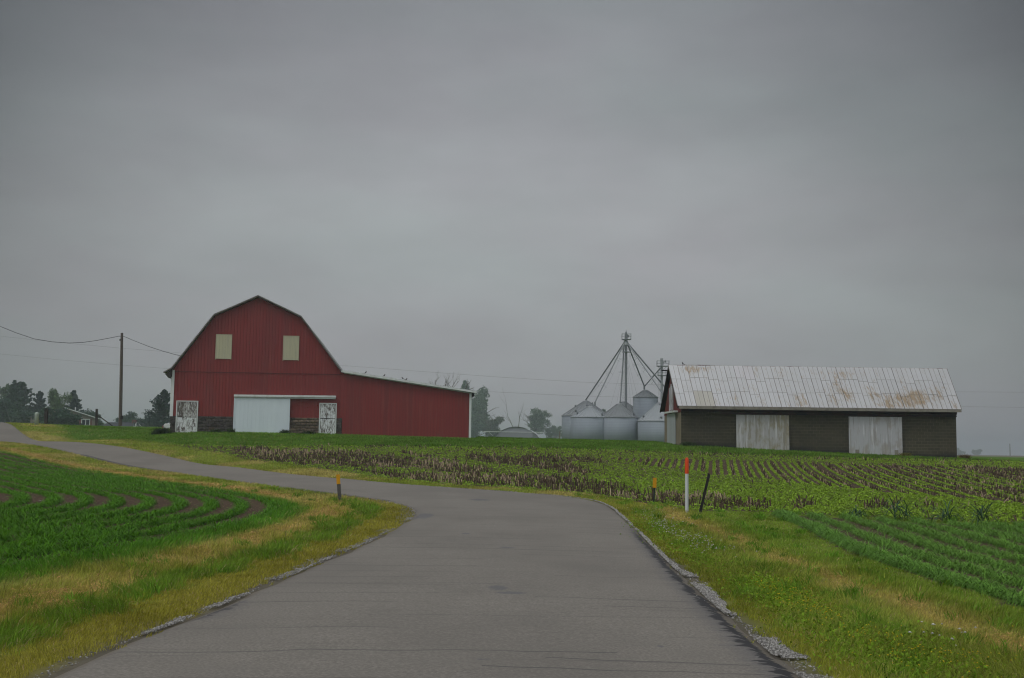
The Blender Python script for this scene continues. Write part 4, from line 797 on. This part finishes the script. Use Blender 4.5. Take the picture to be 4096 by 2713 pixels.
gbin(14.65,228,4.75,8.6,11.55,'weathered grain bin ending the row, half behind the bright roofed one',m_binroof2,[(-1.57,.62),(-2.2,.22),(3.4,.55),(-.1,.75)],1)
gbin(15.45,217,3.82,8.36,10.45,'grain bin with the brightest low conical roof, standing in front of the weathered end bin',m_binroof,[(-2.6,.22),(-.9,.12)],2)
gbin(22.0,230,4.7,8.6,11.5,'grain bin mostly hidden right behind the tall elevator mast',m_binroof2,[(-.1,.6),(-.6,.4)],4)
gbin(21.12,216,3.72,8.40,11.05,'large middle grain bin with the elevator mast rising behind its roof',m_binroof2,[(-.65,.12)],3)
gbin(26.24,225,2.42,12.4,13.8,'narrow tall grain bin rising above all the others',m_binroof2,(),5)
gbin(29.1,213,4.35,7.80,11.45,'grain bin partly hidden behind the gable end of the block shed',m_binroof,[(-1.65,.10),(-2.7,.14),(-1.3,.6),(-1.75,.8)],6)
E=empty('grain_elevator',(22.5,221,2.6),'tall elevator mast with spouts fanning out to the bins, topped by a caged platform','elevator')
Yq=221
b=MB(); b.box(22.30,22.50,Yq,Yq+.3,2.6,23.6); b.box(22.56,22.76,Yq,Yq+.3,2.6,23.6)
for z in range(4,24): b.box(22.27,22.79,Yq-.02,Yq-.001,z,z+.08)
b.build('mast',m_steel,E)
b=MB(); b.box(22.28,22.82,Yq-.15,Yq+.45,23.75,24.9); b.lathe((22.53,Yq+.1,0),[(.22,24.9),(.16,25.3),(.05,25.5),(.04,25.8)],10); b.box(22.82,23.15,Yq-.2,Yq+.2,24.25,24.7); b.build('head',m_steel,E)
b=MB(); b.lathe((22.5,Yq+.1,0),[(.62,22.75),(.55,23.1),(.28,23.7)],12); b.build('distributor',m_steelL,E)
def plat(x0,x1,y,z,h=1.0,n=3):
    b=MB(); b.box(x0,x1,y-.7,y+.7,z-.12,z); 
    for x in np.linspace(x0,x1,n):
        for yy in (y-.7,y+.7): b.tube([(x,yy,z),(x,yy,z+h)],.035,4)
    for zz in (z+h*.5,z+h):
        for yy in (y-.7,y+.7): b.tube([(x0,yy,zz),(x1,yy,zz)],.03,4)
        for x in (x0,x1): b.tube([(x,y-.7,zz),(x,y+.7,zz)],.03,4)
    return b
plat(21.7,23.45,Yq,23.88,1.05).build('platform',m_steel,E); plat(21.85,23.35,Yq,21.4,1.1).build('platform',m_steel,E)
D=(22.45,Yq,23.3)
def spout(ex,ey,ez,r=.13,sx=0,kk=None):
    b=MB(); p0=Vector((D[0]+sx,D[1],D[2]-.1)); p1=Vector((ex,ey,ez)); b.tube([p0,p1],r,8)
    b.tube([p1,(ex,ey,ez-.7)],r*1.3,8)
    # light truss stays along the spout
    u=(p1-p0)
    up=Vector((0,0,1)); side=u.cross(up).normalized()
    for t in (.28,.5,.72):
        c=p0+u*t; a=c+u.normalized().cross(side)*.9; b.tube([c,a],.025,4); b.tube([c,c+side*.7],.02,4); b.tube([c,c-side*.7],.02,4)
    pa=[p0+u*.05]+[p0+u*t+u.normalized().cross(side)*.9*math.sin(pi*min(max(t,.15),.9)) for t in (.28,.5,.72)]+[p0+u*.97]
    b.tube(pa,.014,3)
    return b
for args in ((15.17,228,12.2,.14,-.3),(16.15,217,11.2,.12,-.25),(21.05,217,11.6,.07,-.4),(22.3,230,12.0,.13,-.3),(26.6,225,14.9,.13,.25),(30.3,222,14.6,.14,.3),(29.0,213,12.3,.12,.28)):
    spout(*args).build('spout',m_steel,E)
b=MB()
for xx in (19.2,20.4,24.8,25.9,21.0,24.0): b.tube([(22.5,Yq,21.3),(xx,Yq-2 if xx<22 else Yq+4,10.2)],.014,3)
b.build('guy_cable',m_steel,E)
b=MB()
for xx in (21.92,22.12): b.tube([(xx,Yq,9),(xx,Yq,23.8)],.022,4)
for z in np.arange(9.2,23.7,.6): b.tube([(21.92,Yq,z),(22.12,Yq,z)],.018,3)
b.build('ladder',m_steel,E)
E=empty('grain_elevator',(29.45,222,2.6),'shorter elevator mast rising just beside the shed gable, with two platforms','elevator')
Yq=222
b=MB(); b.tube([(29.68,Yq,2.6),(29.68,Yq,19.9)],.24,10); b.build('mast',m_steelL,E)
b=MB(); b.box(29.44,29.94,Yq-.2,Yq+.3,18.9,20.25); b.tube([(29.94,Yq,19.5),(30.25,Yq,19.6),(30.5,Yq,19.7)],[.12,.14,.32],8); b.build('head',m_steelL,E)
plat(28.75,31.1,Yq,18.75,1.0).build('platform',m_steel,E); plat(28.95,30.6,Yq,16.9,1.0).build('platform',m_steel,E)
b=MB(); b.tube([(29.5,Yq,18.4),(26.75,225,14.95)],.11,8); b.build('spout',m_steel,E)
b=MB(); b.tube([(29.9,Yq-.5,18.0),(30.6,Yq-.5,18.65)],.03,4); b.tube([(29.4,Yq-.5,18.0),(28.9,Yq-.5,18.65)],.03,4)
for xx in (29.0,29.2): b.tube([(xx,Yq,5),(xx,Yq,18.7)],.02,4)
b.build('ladder',m_steel,E)
# ------------------------------------------------------------------ arched steel building
Q=empty('arched_building',(1,205,3.2),'low arched grey steel building in front of the trees, with a wide door rail','farm building')
pts=[(-4.0+0*i,0) for i in range(0)]; cx,hw,zt,zb2=1.0,5.1,5.85,2.9
arc=[(cx-hw+2*hw*t,zb2+(zt-zb2)*(1-abs(2*t-1)**2.1)) for t in np.linspace(0,1,21)]
b=MB(); b.prism(arc,200,200.2)
for x in np.arange(cx-hw+.3,cx+hw-.2,.30): 
    t=(x-cx+hw)/(2*hw); zz=zb2+(zt-zb2)*(1-abs(2*t-1)**2.1); b.box(x,x+.07,199.94,199.99,zb2,zz-.03)
b.build('wall',mat('lilac_grey_sheet',(.33,.345,.39),.6),Q)
b=MB(); ar2=[(x,z+.10) for x,z in arc]; n=len(arc); nn_=14
for j in range(nn_):
    ya,yb=200.0+j*1.0-.2,200.0+(j+1)*1.0-.26
    vs=[(x+(ya-200)*.07,ya,z) for x,z in ar2]+[(x+(yb-200)*.07,yb,z) for x,z in ar2]; b.add(vs,[(i,i+1,i+1+n,i+n) for i in range(n-1)])
b.build('roof',mat('pale_arched_roof',(.50,.54,.57),.5,metal=.2),Q)
b=MB(); b.box(-4.85,5.9,199.7,199.9,4.93,5.04); b.tube([(-3.9,199.8,4.93),(-3.2,199.8,4.3)],.04,4); b.tube([(5.4,199.8,4.93),(4.7,199.8,4.3)],.04,4); b.build('door_rail',M['wtrim'],Q)
b=MB(); b.box(-2.15,4.0,199.75,199.9,2.9,4.9)
for x in np.arange(-2.1,4,.4): b.box(x,x+.05,199.70,199.749,2.9,4.9)
b.build('sliding_door',mat('door_sheet',(.29,.30,.34),.6),Q)
# ------------------------------------------------------------------ houses behind the crest
H=empty('tan_house',(-77.6,200,4.4),'tan gabled house with a white double window, half hidden by a dark round bush','house')
b=MB(); b.prism([(-84.6,3.8),(-84.6,6.45),(-79.1,8.15),(-73.7,6.45),(-73.7,3.8)],200,214); b.build('wall',mat('tan_siding',(.29,.25,.245),.8,layers=[(1,(.2,.2,9),.4,.7,(.25,.22,.205))]),H)
b=MB(); b.prism([(-79.1,8.34),(-73.2,6.50),(-73.2,6.38),(-79.1,8.22)],199.6,214.4); b.prism([(-79.1,8.34),(-85,6.50),(-85,6.38),(-79.1,8.22)],199.6,214.4); rf=b.build('roof',mat('grey_shingle_roof',(.13,.145,.155),.9),H)
b=MB(); b.prism([(-79.1,8.32),(-73.2,6.48),(-73.2,6.33),(-79.1,8.17)],199.5,199.59); b.build('rake_trim',M['wtrim'],rf)
b=MB(); b.box(-76.25,-74.8,199.9,200.0,5.15,6.35); w=b.build('window',M['wtrim'],H)
b=MB(); b.box(-76.12,-75.6,199.86,199.89,5.3,6.2); b.box(-75.45,-74.93,199.86,199.89,5.3,6.2); b.build('pane',mat('dark_glass',(.03,.035,.045),.15),w)
for xx in (-76.6,-74.75): b=MB(); b.box(xx,xx+.3,199.9,199.97,5.15,6.35); b.build('shutter',mat('dull_red_shutter',(.2,.09,.09),.8),H)
b=MB(); b.tube([(-77.6,207,7.6),(-77.6,207,8.6)],.1,6); b.build('vent_pipe',M['wtrim'],rf)
H.rotation_euler=(0,0,math.radians(19))
H=empty('dark_roofed_house',(-77,224,4.4),'house showing only its dark roof and brick chimney behind the utility pole','house')
b=MB(); b.box(-80.4,-73.4,222,230,3.8,5.3); b.prism([(-74.4,5.2),(-73.4,6.35),(-72.3,5.2)],221.5,221.8); b.build('wall',M['wtrim'],H)
b=MB(); b.prismx([(221.2,5.25),(226,6.35),(231,5.25)],-80.6,-73.2); rf=b.build('roof',mat('dark_shingles',(.045,.052,.065),.9),H)
b=MB(); b.box(-75.6,-74.8,225,225.8,5.9,6.85); b.build('chimney',mat('chimney_brick',(.16,.08,.07),.9),rf)
T=empty('farm_trailer',(-29,95,2.9),'small white trailer peeking out beside the barn, by the big evergreen','trailer')
b=MB(); b.prism([(-29.3,2.95),(-29.3,3.35),(-29.15,3.6),(-27.2,3.6),(-27.2,2.95)],95,97); b.build('body',M['wtrim'],T,bevel=.04)
b=MB(); b.prism([(-29.33,2.95),(-29.33,3.36),(-29.24,3.5),(-29.22,2.95)],94.95,94.99); b.build('red_trim',mat('faded_red_trim',(.25,.06,.06),.7),T)
for xx in (-28.6,-27.8): b=MB(); b.tube([(xx,95.0,2.95),(xx,95.2,2.95)],.3,12); b.build('wheel',M['gutter'],T)
# ------------------------------------------------------------------ trees
m_bark=mat('bark',(.09,.075,.065),.9,layers=[(4,(1,1,.3),.45,.65,(.05,.042,.038))]); m_dead=mat('bleached_dead_wood',(.17,.16,.15),.9)
def leafm(name): return mat(name,(1,1,1),.75,attr=True,trans=.25,spec=.15)
m_leaf=leafm('tree_leaves')
def quads(P,s,col,tone):
    n=len(P); a=RNG.normal(0,1,(n,3)); a/=np.linalg.norm(a,axis=1)[:,None]; b=RNG.normal(0,1,(n,3)); b-=a*(a*b).sum(1)[:,None]; b/=np.linalg.norm(b,axis=1)[:,None]
    V=np.stack([P-a*s[:,None],P-b*s[:,None]*.6,P+a*s[:,None],P+b*s[:,None]*.6],1); return V.reshape(-1,3),np.arange(n*4).reshape(n,4),np.repeat(np.asarray(col)[None]*tone[:,None],4,0)
def limb(b,p,d,L,r,depth,tips,spread=.55,gn=.0):
    pts=[Vector(p)]; dd=Vector(d).normalized(); k=4
    for i in range(k):
        dd=(dd+Vector((random.gauss(0,.13),random.gauss(0,.13),random.gauss(0,.09)+gn))).normalized(); pts.append(pts[-1]+dd*L/k)
    b.tube(pts,[r*(1-.5*i/k) for i in range(k+1)],6 if depth>1 else 4,caps=False); tips.append(pts[-1])
    if depth>0:
        for j in range(random.choice((2,3))):
            q=pts[random.choice((2,3,4))]; s=Vector((random.gauss(0,1),random.gauss(0,1),random.gauss(.1,.6))).normalized(); limb(b,q,(dd+s*spread*1.3).normalized(),L*(.6+.2*random.random()),r*.5,depth-1,tips,spread,gn)
def broad(name,x,y,top,hw,lo,label,col,nl=5200,ls=.20,blobs=26,shape=1.0,grp=None,open_=.55,bs=.30):
    global RNG
    RNG=np.random.default_rng(int(abs(x*7.3)+y)); random.seed(int(abs(x*7.3)+y))
    g=Zf(x,y); E=empty(name,(x,y,g),label,'tree',grp); H=top-g; cz=(top+lo)/2; rz=(top-lo)/2; loc=np.array([x,y,g])
    b=MB(); tips=[]; b.tube([(x,y,g-.3),(x+.05*hw,y,g+H*.25),(x-.04*hw,y,lo+(top-lo)*.35)],[.055*H*.55,.045*H*.5,.03*H*.5],8,caps=False)
    for i in range(8):
        a=random.random()*6.28; s=.4+.9*random.random(); limb(b,(x,y,lo+(top-lo)*(.02+.33*random.random())),(math.cos(a)*s,math.sin(a)*s,.8),min(hw,rz)*(.55+.3*random.random()),.014*H,2,tips,.6,.02)
    b.build('trunk',m_bark,E)
    Ps=[];Ss=[]; B=[]
    for i in range(blobs):
        for _ in range(30):
            u=RNG.normal(0,1,3); u/=np.linalg.norm(u); rr=(.25+.6*random.random()); c=np.array([x+u[0]*hw*rr,y+u[1]*hw*rr,cz+u[2]*rz*rr]); 
            w=1-.35*abs((c[2]-cz)/rz)**2*shape
            if abs(c[0]-x)<hw*w: break
        B.append((c,np.array([hw*bs,hw*bs,rz*bs*.7])*(.5+.9*random.random())))
    B.append((np.array([x,y,cz]),np.array([hw*bs*1.9,hw*bs*1.9,rz*bs*2.0])))
    per=nl//len(B)
    for c,r in B:
        u=RNG.normal(0,1,(per,3)); u/=np.linalg.norm(u,axis=1)[:,None]; rad=RNG.random(per)**open_; Ps.append(c+u*r*(rad*(.9+.35*RNG.random(per)))[:,None])
    P=np.concatenate(Ps); n=len(P); tone=(.65+.7*RNG.random(n))*(.8+.4*fbm(P[:,0]*.9,P[:,2]*.9,int(x)%17))
    V,F,c=quads(P-loc,ls*(.6+.8*RNG.random(n)),col,tone); link('crown',npmesh('crown',V,F,None,c),m_leaf,E); return E
def conifer(name,x,y,top,hw,lo,label,col,nl=5200,ls=.20,droop=.25,grp=None,gap=.75,pw=.8):
    g=Zf(x,y); E=empty(name,(x,y,g),label,'tree',grp); loc=np.array([x,y,g]); H=top-lo
    b=MB(); b.tube([(x,y,g-.3),(x,y,lo+H*.5),(x,y,top-.1)],[.02*(top-g)+.05,.012*(top-g)+.03,.02],7,caps=False)
    Ps=[];nb=int(70*gap+20); per=nl//nb
    for i in range(nb):
        t=(i+random.random())/nb; t=t**1.15; z=lo+H*t; L=hw*((1-t)**pw)*(.62+.55*random.random())+.12; a=i*2.4+random.gauss(0,.5); d=np.array([math.cos(a),math.sin(a),0.])
        up=.10+.5*t; s=np.linspace(0,1,5); br=[(x+d[0]*L*q,y+d[1]*L*q,z+L*(up*q-droop*2.0*q*q+.25*q**3)) for q in s]; b.tube(br,[.035,.03,.022,.016,.01],4,caps=False)
        q=RNG.random(per)**.75; off=RNG.normal(0,1,(per,3))*np.array([.16,.16,.10])*(L*.55+.25)*(1-.45*q)[:,None]; Q_=np.stack([x+d[0]*L*q,y+d[1]*L*q,z+L*(up*q-droop*2.0*q*q+.25*q**3)],1)+off; Ps.append(Q_)
    b.build('trunk',m_bark,E); P=np.concatenate(Ps); n=len(P); tone=.6+.8*RNG.random(n)
    V,F,c=quads(P-loc,ls*(.6+.8*RNG.random(n)),col,tone); link('crown',npmesh('crown',V,F,None,c),m_leaf,E); return E
DK=(.055,.105,.072); MD=(.10,.16,.09); LT=(.105,.17,.07); BL=(.038,.072,.062)
G1='trees behind the crest by the tan house'; G2='trees around the arched building'
broad('broadleaf_tree',-107.3,238,12.0,4.2,3.2,'dark broad tree at the very edge, in front of the tall evergreens',DK,10500,.24,34,shape=.5,grp=G1)
broad('broadleaf_tree',-123.5,275,17.0,3.6,4.2,'hazy broad tree at the picture edge, peeping over the dark one',MD,3500,.26,20,grp=G1)
conifer('conifer_tree',-115.7,262,16.4,4.2,4.0,'tallest bushy evergreen, with a ragged pointed top',DK,10000,.24,.10,G1,1.3,.78)
conifer('conifer_tree',-111.6,256,15.7,5.0,4.0,'broad evergreen touching the tallest one, its right shoulder rounded',DK,12000,.24,.10,G1,1.4,.68)
conifer('conifer_tree',-110.6,264,14.0,3.3,4.0,'small dark pointed evergreen between the broad evergreen and the leafy tree',BL,8000,.22,.12,G1,1.2,.7)
broad('broadleaf_tree',-103.0,255,14.9,3.3,4.0,'leafy green tree with a rounded airy crown above the round bush',LT,11000,.22,40,shape=1.2,grp=G1,bs=.34)
broad('round_bush',-76.3,190,8.2,3.75,3.2,'large dark round bush covering the left half of the tan house',DK,11000,.17,44,shape=.6,grp=G1)
conifer('conifer_tree',-104.9,270,14.6,3.6,4.0,'dark pointed evergreen rising behind the tan house roof',BL,9000,.22,.12,G1,1.3,.7)
broad('broadleaf_tree',-87.6,234,10.3,3.0,3.6,'small dark tree behind the braced fence post',DK,7500,.20,26,grp=G1)
broad('understorey_bush',-99.5,236,9.6,6.0,2.6,'dark bushes at the foot of the tall evergreens, beside the pale pedestal',DK,9500,.22,30,shape=.3,grp=G1)
broad('understorey_bush',-111.5,246,10.6,6.5,2.8,'dense dark bush filling in below the twin evergreens',DK,9000,.22,28,shape=.3,grp=G1)
broad('broadleaf_tree',-95.0,280,10.4,4.0,3.6,'low olive tree right beside the lone utility pole',DK,8000,.22,28,shape=.4,grp=G1)
broad('broadleaf_tree',-90.0,285,9.9,4.2,3.6,'low tree next to the evergreen branches, its crown nearly touching the barn evergreen',DK,8000,.22,28,shape=.4,grp=G1)
conifer('conifer_tree',-61.6,200,11.6,5.4,3.4,'large open spruce with long drooping branches, half hidden by the red barn',BL,9500,.16,.10,None,.95,.95)
for i,(x,y,t,h,lb) in enumerate(((-367,1000,28.0,16,'pale blue far tree nearest the tan house'),(-341,1000,25.0,15,'pale blue far tree just left of the lone pole'),(-318,1000,21.0,13,'lowest pale blue far tree, behind the lone pole'))): broad('distant_tree',x,y,t,h,3.0,lb,MD,3500,.9,16,grp='far hazy trees')
broad('distant_tree',594,1500,13.8,9.3,2.0,'faint blue tree on the horizon touching the shed corner',MD,1500,1.1,10,grp='far hazy trees')
broad('distant_tree',618.4,1500,12.6,7.7,2.0,'faint round blue tree standing alone on the horizon',MD,1500,1.1,10,grp='far hazy trees')
broad('broadleaf_tree',-19.16,630.0,37.40,8.66,10.36,'tall hazy tree rising beside the white corner of the lean-to',MD,13000,0.70,34,shape=.8,grp=G2)
broad('broadleaf_tree',-25.20,619.5,40.55,3.29,32.94,'small separate crown poking up over the end of the lean-to roof',MD,2145,0.42,8,grp=G2)
broad('broadleaf_tree',-19.95,609.0,20.60,6.83,5.11,'dense low tree tucked against the end of the lean-to',DK,8008,0.45,22,grp=G2)
broad('broadleaf_tree',-10.24,606.4,23.23,8.66,6.16,'spreading dark tree with a brownish crown, left of the arched building',(.075,.095,.05),10296,0.43,28,shape=.3,grp=G2,open_=.7,bs=.20)
broad('oak_tree',14.70,643.1,27.42,9.71,9.84,'round crowned tree right above the arched building',MD,9500,0.38,50,grp=G2,open_=.65,bs=.20)
broad('broadleaf_tree',24.15,648.4,17.98,6.56,5.11,'low spreading crown between the round tree and the grain bins',MD,4576,0.43,16,grp=G2,open_=.7)
broad('broadleaf_tree',55.65,687.8,30.84,7.61,10.36,'treetop showing in the gap between two grain bins',MD,6006,0.48,18,grp=G2)
def bare(x,y,top,hw,label,n=5,lo=None,r=.16):
    g=Zf(x,y); E=empty('bare_tree',(x,y,g),label,'tree'); b=MB(); tips=[]; H=top-g; lo=lo or g+H*.3
    b.tube([(x,y,g-.3),(x,y,lo)],[r*1.6,r*1.3],8)
    for i in range(n):
        a=(-.5+i/(n-1))*1.5; limb(b,(x,y,lo),(math.sin(a)*hw/(top-lo)*1.6,random.gauss(0,.2),1),(top-lo)*.72,r,3,tips,.32,.03)
    b.build('trunk',m_dead,E)
bare(2.6,650,26.5,4.6,'thin leafless tree standing between the two leafy trees',2,11.0,.30)
bare(-12.2,200,14.2,2.2,'dead tree whose pale branch tips show over the lean-to roof',3,10.6,.16)
bare(-9.4,196,13.0,1.6,'dead snag with a forked tip just above the lean-to roof, near its low end',2,10.4,.16)
# ------------------------------------------------------------------ weeds along the walls and volunteer maize
def weed(x,y,w,h,n,col,label,cat='weed',name='weed_clump'):
    g=Zf(x,y); px=x+np.clip(RNG.normal(0,w*.4,n),-w,w); py=y+RNG.normal(0,.12,n); A=Acc(); hh=h*(.4+.7*RNG.random(n))*np.exp(-((px-x)/w)**2*.7)
    V,F4,F3,c=blades(np.stack([px-x,py-y,zg(px,py)-g-.02],1),hh,.045*np.ones(n),RNG.random(n)*6.3,.4+.7*RNG.random(n),np.array(col)*(.5+.9*RNG.random(n))[:,None]); o=link(name,npmesh(name,V,F4,F3,c),m_grass); o.location=(x,y,g)
    if label: tag(o,label,cat)
    else: o['kind']='stuff'
weed(-25.0,80.7,.7,.75,700,(.045,.075,.03),'low dark bush at the corner of the red barn under the spruce','bush','bush')
weed(-21.2,81.1,.7,.42,260,(.05,.08,.03),'sparse weeds along the dark block wall between the dutch door and sliding door')
weed(-20.1,81.1,.25,.55,160,(.06,.09,.04),'thin weed at the closed edge of the pale sliding door')
weed(-16.3,81.6,.45,.48,240,(.06,.09,.04),'weeds at the free edge of the pale sliding door')
weed(-14.6,81.6,.8,.42,320,(.05,.075,.03),'weeds in front of the brown block wall by the narrow dutch door')
weed(11.7,74.4,.7,.55,420,(.06,.10,.035),'green bush at the tan end corner of the block shed','bush','bush')
weed(25.9,74.2,.5,.50,420,(.22,.20,.06),'yellowish dry shrub under the right door of the block shed','shrub','shrub')
weed(29.9,74.4,.4,.60,260,(.17,.11,.05),'brown dry shrub at the far corner of the block shed','shrub','shrub')
weed(19.5,74.4,2.2,.3,500,(.06,.10,.035),None,name='weeds')
weed(13.2,74.4,1.2,.32,400,(.06,.11,.035),None,name='weeds')
weed(28.0,74.4,1.2,.3,350,(.06,.10,.035),None,name='weeds')
for i,(x,y,h,lb) in enumerate(((9.0,29.2,.50,'first of the tall maize plants from the road, at the end of the right field'),(9.9,28.7,.75,'tall maize plant with one upright leaf, second from the road'),(10.9,28.4,.8,'tall bushy maize plant in the middle of the field end'),(11.75,28.2,.78,'tall maize plant fourth from the road at the field end'),(13.2,27.9,.55,'smaller maize plant apart from the others, farthest from the road'))):
    g=Zf(x,y); k=4; P=np.stack([RNG.normal(0,.09,k),RNG.normal(0,.07,k),np.zeros(k)],1); V,F4,F3,c=corn(P,np.full(k,h)*(.7+.4*RNG.random(k)),9,1.1,.04,(.055,.12,.06),4); o=link('maize_plant',npmesh('maize_plant',V,F4,F3,c),m_crop); o.location=(x,y,g); tag(o,lb,'maize plant','volunteer maize plants')
# ------------------------------------------------------------------ sky, sun, air, camera
w=bpy.data.worlds.new('World'); sc.world=w; w.use_nodes=True; nt=w.node_tree; nt.nodes.clear(); q=N(nt)
tc=q('ShaderNodeTexCoord').outputs['Generated']; sp=q('ShaderNodeSeparateXYZ',{0:tc}); X,Yy,Zz=sp.outputs
SUNE,SUNA=math.radians(52),math.radians(-120)   # azimuth measured clockwise from +Y
sky=q('ShaderNodeTexSky',sky_type='NISHITA'); sky.sun_disc=False; sky.sun_elevation=SUNE; sky.sun_rotation=SUNA; sky.dust_density=4; sky.air_density=1.5
skyc=q.mix(1.0,sky.outputs[0],(.1,.1,.1),'MULTIPLY')
base=q.ramp(Zz,(0.,SKY0),(.07,SKY1),(.20,SKY2),(.40,SKY3),(.62,SKY4),(1.,SKY5))
def nz(s,st,d=5,r=.55): return q('ShaderNodeTexNoise',{'Vector':q('ShaderNodeMapping',{'Vector':tc,'Scale':st,'Rotation':(0,.30,0)}).outputs[0],'Scale':s,'Detail':float(d),'Roughness':r}).outputs[0]
cl=q.math('ADD',q.math('MULTIPLY',nz(2.4,(1,1,3.0)),.62),.69); cl=q.math('MULTIPLY',cl,q.math('ADD',q.math('MULTIPLY',nz(6,(1,1,2.6)),.28),.86))
# sky colour darkened towards the sides and upper corners, standing in for lens vignetting
ang=q.math('DIVIDE',X,q.math('MAXIMUM',Yy,.2)); ang=q.math('MINIMUM',q.math('MULTIPLY',ang,ang),.35); dk=q.math('SUBTRACT',1.0,q.math('MULTIPLY',ang,q.math('ADD',1.35,q.math('MULTIPLY',Zz,3.6))))
fr=q.math('GREATER_THAN',Yy,0.); 
dk=q.math('ADD',q.math('MULTIPLY',dk,fr),q.math('MULTIPLY',q.math('SUBTRACT',1.,fr),.85))
tot=q.math('MULTIPLY',cl,dk); tint=q.ramp(nz(3.1,(1,1,2.6),4),(.36,(1.025,.987,1.01)),(.64,(.982,1.008,1.0)))
cc=q.mix(1.0,base,q('ShaderNodeCombineColor',{0:tot,1:tot,2:tot}).outputs[0],'MULTIPLY')
cc=q.mix(1.0,cc,tint,'MULTIPLY'); cc=q.mix(.93,skyc,cc)
bg=q('ShaderNodeBackground',{'Color':cc,'Strength':SKYK}); nt.links.new(bg.outputs[0],q('ShaderNodeOutputWorld').inputs['Surface'])
L=bpy.data.lights.new('sun','SUN'); L.energy=SUNK; L.angle=math.radians(14); L.color=(1,.96,.90); so=bpy.data.objects.new('sun',L); COL.objects.link(so)
d=Vector((math.sin(SUNA)*math.cos(SUNE),math.cos(SUNA)*math.cos(SUNE),math.sin(SUNE))); so.rotation_euler=d.to_track_quat('Z','Y').to_euler()
if HAZE>0:
    b=MB(); b.box(-3300,3300,-3300,3300,-1.9,43); m=bpy.data.materials.new('damp_air'); m.use_nodes=True; nt=m.node_tree; nt.nodes.clear(); q=N(nt)
    v=q('ShaderNodeVolumePrincipled',{'Color':(.78,.88,.97,1),'Density':HAZE,'Anisotropy':.2}); nt.links.new(v.outputs[0],q('ShaderNodeOutputMaterial').inputs['Volume'])
    o=b.build('haze',m); o['kind']='stuff'
cam=bpy.data.cameras.new('camera'); co=bpy.data.objects.new('camera',cam); COL.objects.link(co); sc.camera=co
cam.lens=39.55; cam.sensor_width=36; cam.clip_end=9000; cam.clip_start=.1
P_=math.atan(258/(4500/1.7305)); co.matrix_world=Matrix.Translation((0,0,EYE))@Matrix.Rotation(pi/2+P_,4,'X')@Matrix.Rotation(math.radians(.73),4,'Z')
vs=sc.view_settings; vs.view_transform='Standard'; vs.look='None'; vs.gamma=1; vs.exposure=EXPO
sc.cycles.volume_bounces=1; sc.cycles.max_bounces=5; sc.cycles.diffuse_bounces=2; sc.cycles.transmission_bounces=3; sc.cycles.transparent_max_bounces=4; sc.cycles.volume_step_rate=5
sc.cycles.use_denoising=DEN; sc.cycles.denoiser='OPENIMAGEDENOISE'; sc.cycles.denoising_prefilter='ACCURATE'; sc.cycles.denoising_input_passes='RGB_ALBEDO_NORMAL'; sc.cycles.pixel_filter_type='BLACKMAN_HARRIS'; sc.cycles.filter_width=1.15
